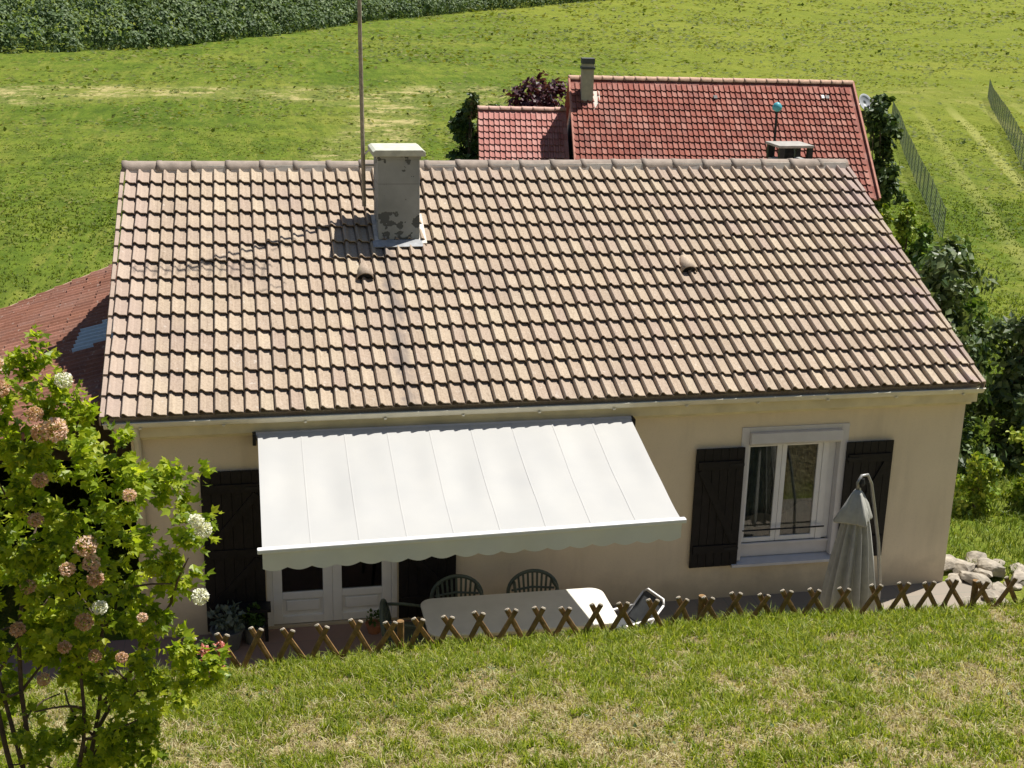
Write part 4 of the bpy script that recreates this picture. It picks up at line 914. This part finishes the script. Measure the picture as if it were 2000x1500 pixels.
def lawn_pts(n):
    y = RNG.uniform(-8.6, FY+.22, n); x = RNG.uniform(-1.2, 11.4, n); return x, y
GRASSM = foliage('lawn grass', [(.11,.17,.014),(.19,.27,.022),(.28,.35,.032),(.38,.43,.055),(.52,.52,.16)], .6, .5)
STRAWM = foliage('dry grass', [(.24,.18,.09),(.42,.36,.19),(.58,.52,.30),(.70,.65,.42)], .5, .6)
def lawn_density(x, y): return .20*vnoise(x, y, .8, 1)+.36*vnoise(x, y, 3.3, 2)+.44*vnoise(x, y, 8, 3)
x, y = lawn_pts(27000); dens = lawn_density(x, y); near = smooth(-6.2, -3.9, y)
keep = RNG.random(len(x)) < np.clip((dens-.46)*4+.36+near*.5, .08, 1); x, y, dens, near = x[keep], y[keep], dens[keep], near[keep]
hh = .05+.10*np.clip(dens+near*.15, 0, 1)**1.4*(.35+RNG.random(len(x)))+.05*RNG.random(len(x))**3*smooth(-4.2, -3.4, y)
nb = 11; sp_ = np.repeat(RNG.uniform(.010, .030, len(x)), nb); X_ = np.repeat(x, nb)+RNG.normal(0, 1, len(x)*nb)*sp_; Y_ = np.repeat(y, nb)+RNG.normal(0, 1, len(x)*nb)*sp_
h = np.repeat(hh, nb)*RNG.uniform(.4, 1.1, len(X_)); P = np.stack([X_, Y_, ground_z(X_, Y_)-.006], 1); V, F = blades(P, h, np.full(len(X_), .0052), .5)
go = npobj('lawn_grass', V, F, GRASSM); go['kind'] = 'stuff'; tag(go, 'short green grass growing on the foreground bank', 'grass')
x, y = lawn_pts(150000); dens = lawn_density(x, y)
keep = RNG.random(len(x)) < np.clip((.70-dens)*3.0, .2, 1)*(1-.5*smooth(-5.2, -3.8, y)); x, y = x[keep], y[keep]; n_ = len(x)
P = np.stack([x, y, ground_z(x, y)-.004], 1); V, F = blades(P, RNG.uniform(.02, .085, n_), np.full(n_, .0046), .75)
go = npobj('dry_grass', V, F, STRAWM); go['kind'] = 'stuff'; tag(go, 'pale dry straw among the grass of the foreground bank', 'grass')
# small broad weeds in the lawn
x, y = lawn_pts(14000); dd_ = vnoise(x, y, .9, 9); keep = RNG.random(len(x)) < np.clip((dd_-.5)*2.5, .02, 1); x, y = x[keep], y[keep]
P = np.stack([x, y, ground_z(x, y)+.015], 1); V, F = scatter(P, np.tile([0, 0, .35], (len(x), 1)), .035, LEAF4)
go = npobj('lawn_weeds', V, F, foliage('clover leaves', [(.05,.10,.03),(.09,.15,.05),(.16,.21,.09)], .3)); go['kind'] = 'stuff'; tag(go, 'small broad leaved weeds in the foreground bank', 'weeds')
# meadow tufts behind the houses
n_ = 90000; yy_ = 9+ (85-9)*RNG.random(n_)**1.5; xc = 1.65+(yy_+14.6)*.205; x = xc + (RNG.random(n_)-.5)*(yy_+14.6)*.98
keep = ~((x > -4.5) & (x < 11.2) & (yy_ < 10)); 
c8, s8 = math.cos(R(8)), math.sin(R(8)); u_ = (x-13.9)*c8-(yy_-35.7)*s8; v_ = (x-13.9)*s8+(yy_-35.7)*c8
keep &= ~((u_ > -3.6) & (u_ < 11.3) & (abs(v_) < 4.7)); x, yy_ = x[keep], yy_[keep]
dn_ = vnoise(x, yy_, .12, 21)*.6+vnoise(x, yy_, .5, 22)*.4; k2 = RNG.random(len(x)) < np.clip(dn_*1.5-.15, .1, 1); x, yy_, dn_ = x[k2], yy_[k2], dn_[k2]; n_ = len(x)
P = np.stack([x, yy_, ground_z(x, yy_)-.02], 1); P = np.repeat(P, 3, 0); P[:, :2] += RNG.normal(0, .06, (len(P), 2))
dist = (yy_+14.6).repeat(3); V, F = blades(P, (.07+.15*RNG.random(len(P)))*(.55+.7*dn_.repeat(3))*np.clip(1.3-dist/90, .15, 1), .006+.00040*dist, .6)
MEADM = foliage('meadow grass', [(.075,.125,.012),(.10,.15,.015),(.125,.17,.019),(.15,.19,.026),(.20,.22,.055)], .6, .6, .12)
go = npobj('meadow_grass', V, F, MEADM); go['kind'] = 'stuff'; tag(go, 'green meadow grass behind the houses', 'grass')
# flattened tussocks of the far meadow
n_ = 130000; yy_ = 22+(300-22)*RNG.random(n_)**1.5; x = 1.65+(yy_+14.6)*.205+(RNG.random(n_)-.5)*(yy_+14.6)*.95
u_ = (x-13.9)*c8-(yy_-35.7)*s8; v_ = (x-13.9)*s8+(yy_-35.7)*c8; keep = ~((u_ > -4.5) & (u_ < 13) & (abs(v_) < 7))
cl2 = vnoise(x, yy_, .09, 31)*.5+vnoise(x, yy_, .33, 32)*.5; keep &= RNG.random(n_) < np.clip(cl2*2-.6, .04, 1)*np.clip((yy_-20)/45, .15, 1)
hx = np.interp(x, [p_[0] for p_ in hp], [p_[1] for p_ in hp]); keep &= (yy_ < hx-1)
x, yy_ = x[keep], yy_[keep]; P = np.stack([x, yy_, ground_z(x, yy_)+.05], 1)
V, F = scatter(P, RNG.normal(0, 1, (len(x), 3))*np.array([1, .6, .15]), 1.0, LEAF4, .2, .5, 3.2, (.5, -.2))
sz = np.repeat(.0026*(yy_+14.6)*RNG.uniform(.6, 1.5, len(x)), 4)[:, None]; c_ = np.repeat(P, 4, 0); V = c_+(V-c_)*sz*np.array([1, 1, .8])
go = npobj('meadow_tussocks', V, F, foliage('tussock grass', [(.085,.125,.015),(.115,.155,.020),(.15,.18,.025),(.19,.205,.036),(.27,.265,.07)], .4, .7)); go['kind'] = 'stuff'; tag(go, 'tussocky grass of the far meadow', 'grass')
# grass beside the right gable
n_ = 26000; x = RNG.uniform(11.4, 17.5, n_); y = RNG.uniform(.4, 9, n_); P = np.stack([x, y, ground_z(x, y)-.01], 1); V, F = blades(P, .06+.14*RNG.random(n_), np.full(n_, .007), .5)
go = npobj('verge_grass', V, F, foliage('lush grass', [(.06,.11,.010),(.11,.17,.016),(.18,.235,.024),(.28,.31,.04)], .35)); go['kind'] = 'stuff'; tag(go, 'lush green grass right of the house', 'grass')

# ------------------------------------------------------------------ snowball shrub in the left foreground
sb = Vector((.26, -7.25, float(ground_z(.26, -7.25))-.05))
shrub = thing('snowball_shrub', tuple(sb), 'tall bright green snowball shrub in the left foreground', 'shrub')
targets = []; q = random.Random(12)
stems = [(.30,-.02,1.35),(-.25,.10,1.6),(.62,.05,.95),(-.55,-.1,1.1),(.1,.25,2.0),(.45,.2,1.9),(-.1,-.2,2.3),(.85,.1,1.5)]
ends = []
for i, s_ in enumerate(stems):
    e = sb + Vector(s_); mb = MB(); pts = limb(mb, sb+Vector((q.uniform(-.06,.06), q.uniform(-.06,.06), 0)), e, .019, .008, 7, .10)
    for k in range(4):
        st_ = pts[q.randint(3, 7)]; d = Vector((q.uniform(-1,1), q.uniform(-.8,.8), q.uniform(.1,1.1))).normalized()*q.uniform(.3,.6); e2 = st_+d; p2 = limb(mb, st_, e2, .010, .004, 4, .12); ends += [p2[2], p2[4]]
    ends.append(pts[-1]); ends.append(pts[5]); mb.obj('branch', BARK, shrub, smooth=True)
# outline of the crown (world x, z) read off the place: clumps filling it
cl_ = [(.30,5.62,.22),(.52,5.55,.20),(.12,5.45,.28),(.62,5.32,.22),(.38,5.30,.28),(.80,5.15,.20),(.15,5.05,.3),(.55,5.02,.26),(.85,4.98,.20),(1.02,4.93,.22),(1.22,4.90,.17),(.32,4.78,.3),(.70,4.72,.28),(1.05,4.70,.24),(1.27,4.66,.14),(.1,4.55,.3),(.50,4.48,.28),(.88,4.45,.26),(1.12,4.45,.15),(.28,4.28,.28),(.66,4.24,.26),(1.0,4.22,.18),(1.2,4.28,.10),(.10,4.12,.2),(.45,4.02,.26),(.78,4.0,.24),(1.05,3.93,.2),(1.25,3.80,.17),(.95,3.72,.18),(.62,3.72,.22),(.75,3.50,.2),(.95,3.45,.16),(.60,3.35,.16),(-.15,5.3,.35),(-.3,4.9,.35),(-.25,4.45,.35),(-.45,4.6,.35),(.98,3.2,.15),(.68,3.15,.16),(.85,3.3,.16),(.82,3.08,.10),(.3,4.0,.2),(.2,4.7,.2),(.45,5.75,.14),(.70,5.50,.15),(.05,5.75,.2),(1.32,3.72,.1),(.55,3.9,.2),(.1,3.75,.16),(.3,3.5,.14),(.42,3.3,.12),(.05,3.35,.14),(1.02,3.55,.14),(.75,2.98,.10)]
Ps, Ds = [], []
for (x, z, r_) in cl_:
    yy_ = -7.25 + q.uniform(-.2, .2); n_ = int(3000*r_*r_+55); 
    k = max(4, n_//22); C_, _d = blob_points(k, (x, yy_, z), (r_, r_*.7, r_*.9), .25); idx = RNG.integers(0, k, n_); P_ = C_[idx]+RNG.normal(0, .030, (n_, 3)); D_ = P_-np.array([x, yy_+.1, z]); D_ /= np.linalg.norm(D_, axis=1, keepdims=True)+1e-6
    D_[:, 2] = D_[:, 2]*.35-.08; D_[:, 1] -= .2; Ps.append(P_); Ds.append(D_)
P = np.concatenate(Ps); D = np.concatenate(Ds)
SHR = foliage('snowball shrub leaves', [(.13,.20,.015),(.23,.33,.02),(.34,.44,.028),(.45,.53,.038),(.55,.59,.06)], .66, .4)
score = P[:, 1]-.25*P[:, 0]; order = np.argsort(score); vis = [i for i in order if P[i, 0] > .22 and P[i, 2] > 3.1][:300]; rest = np.setdiff1d(np.arange(len(P)), vis)
V, F = scatter(P[rest], D[rest], .052, LEAF3L, .5, .45, 2.0, (.6, -1.1)); fo = npobj('foliage', V, F, SHR, shrub); fo['kind'] = 'stuff'
lme = npmesh('leaf', LEAF3L[0]*.056, LEAF3L[1], SHR)
SH1 = foliage('snowball leaf single', [(.14,.215,.018),(.14,.215,.018)], .42, .42)
def leafmat():
    t = NT('snowball shrub single leaves'); oi = t.n('ShaderNodeObjectInfo'); col = t.ramp(oi.outputs['Random'], [(0,(.11,.18,.013)),(.35,(.24,.33,.020)),(.7,(.38,.47,.03)),(1,(.50,.55,.05))]); t.fin(col, .42, .35)
    tr = t.n('ShaderNodeBsdfTranslucent'); t.put(tr.inputs[0], t.mix(1.0, col, (1,1,.45), 'MULTIPLY')); mx = t.n('ShaderNodeMixShader'); mx.inputs[0].default_value = .66
    t.t.links.new(t.b.outputs[0], mx.inputs[1]); t.t.links.new(tr.outputs[0], mx.inputs[2]); t.t.links.new(mx.outputs[0], t.out.inputs[0]); return t.m
lme.materials[0] = leafmat()
for i in vis:
    o = bpy.data.objects.new('leaf', lme); COL.objects.link(o); adopt(o, shrub)
    d = Vector(D[i]+RNG.normal(0, .38, 3)).normalized(); xx = d.cross(Vector((q.gauss(0,.8)+.6, q.gauss(0,.8)-1.3, q.gauss(0,.8)+2.2))).normalized(); zz = xx.cross(d)
    m4 = Matrix((xx, d, zz)).transposed().to_4x4() @ Matrix.Scale(q.uniform(.75, 1.3), 4); m4.translation = P[i]; o.matrix_local = m4
def flower(c, r_, mat, n=300):
    r_ *= .76; n_ = n; P_, D_ = blob_points(n_, (0,0,0), (r_, r_, r_*.88), .8); V, F = scatter(P_, D_*.9, r_*.30, (LEAF4[0]*np.array([1.7,1,1]), LEAF4[1]), .9, .3)
    o = npobj('flower_head', V+np.array(c), F, mat, shrub); return o
FW = foliage('white snowball florets', [(.66,.67,.55),(.76,.76,.68),(.82,.82,.76)], .3); FP = foliage('faded pink florets', [(.62,.38,.29),(.72,.52,.43),(.78,.65,.58),(.68,.44,.33)], .4); FB = foliage('browned florets', [(.50,.28,.18),(.62,.40,.28),(.70,.54,.42)], .4)
for (x, z, r_, mt) in ((1.335,4.80,.058,FW),(1.30,4.87,.05,FW),(1.30,4.39,.058,FW),(.66,5.70,.055,FW),(.75,4.36,.05,FW),(.72,4.62,.06,FP),(.70,4.73,.075,FP),(.60,5.44,.08,FP),(.52,5.40,.065,FB),(.30,5.80,.07,FP),(.33,5.66,.06,FB),(.50,5.52,.05,FB),(.74,4.55,.055,FB),(.60,4.62,.05,FP),(.95,5.02,.045,FP),(.45,4.90,.05,FB),(.66,4.28,.06,FB),(.30,4.25,.05,FB),(.42,3.95,.045,FB),(.70,4.05,.045,FB),(.98,4.30,.035,FP),(.85,4.05,.04,FB),(.50,5.15,.05,FB),(.38,4.52,.05,FB),(.55,4.15,.045,FB)):
    flower((x, -7.58+q.uniform(-.05, .04), z), r_, mt)
# low rose bush at the left end of the fence
def low_rose(x, y, h, rad, seed, lb):
    t_ = tree('rose_bush', (x, y), h, blobs_for(h, rad, 7, seed, .05), .055, 900, MDM, lb, 'bush', trunk=.012)
    z = float(ground_z(x, y)); qq = random.Random(seed)
    for k in range(7):
        a = qq.uniform(-1.4, 1.2); P_, D_ = blob_points(40, (x+math.cos(a)*rad*.85, y-.5*rad*abs(math.sin(a))-.06, z+h*qq.uniform(.35, .95)), (.035,.035,.03), .6); V, F = scatter(P_, D_, .03, LEAF4); npobj('bloom', V, F, ROSE, t_)
ROSE = foliage('coral rose petals', [(.50,.12,.10),(.62,.22,.18),(.70,.34,.28)], .3)
low_rose(1.08, -3.75, .48, .28, 71, 'low rose bush with coral blooms at the left end of the fence')
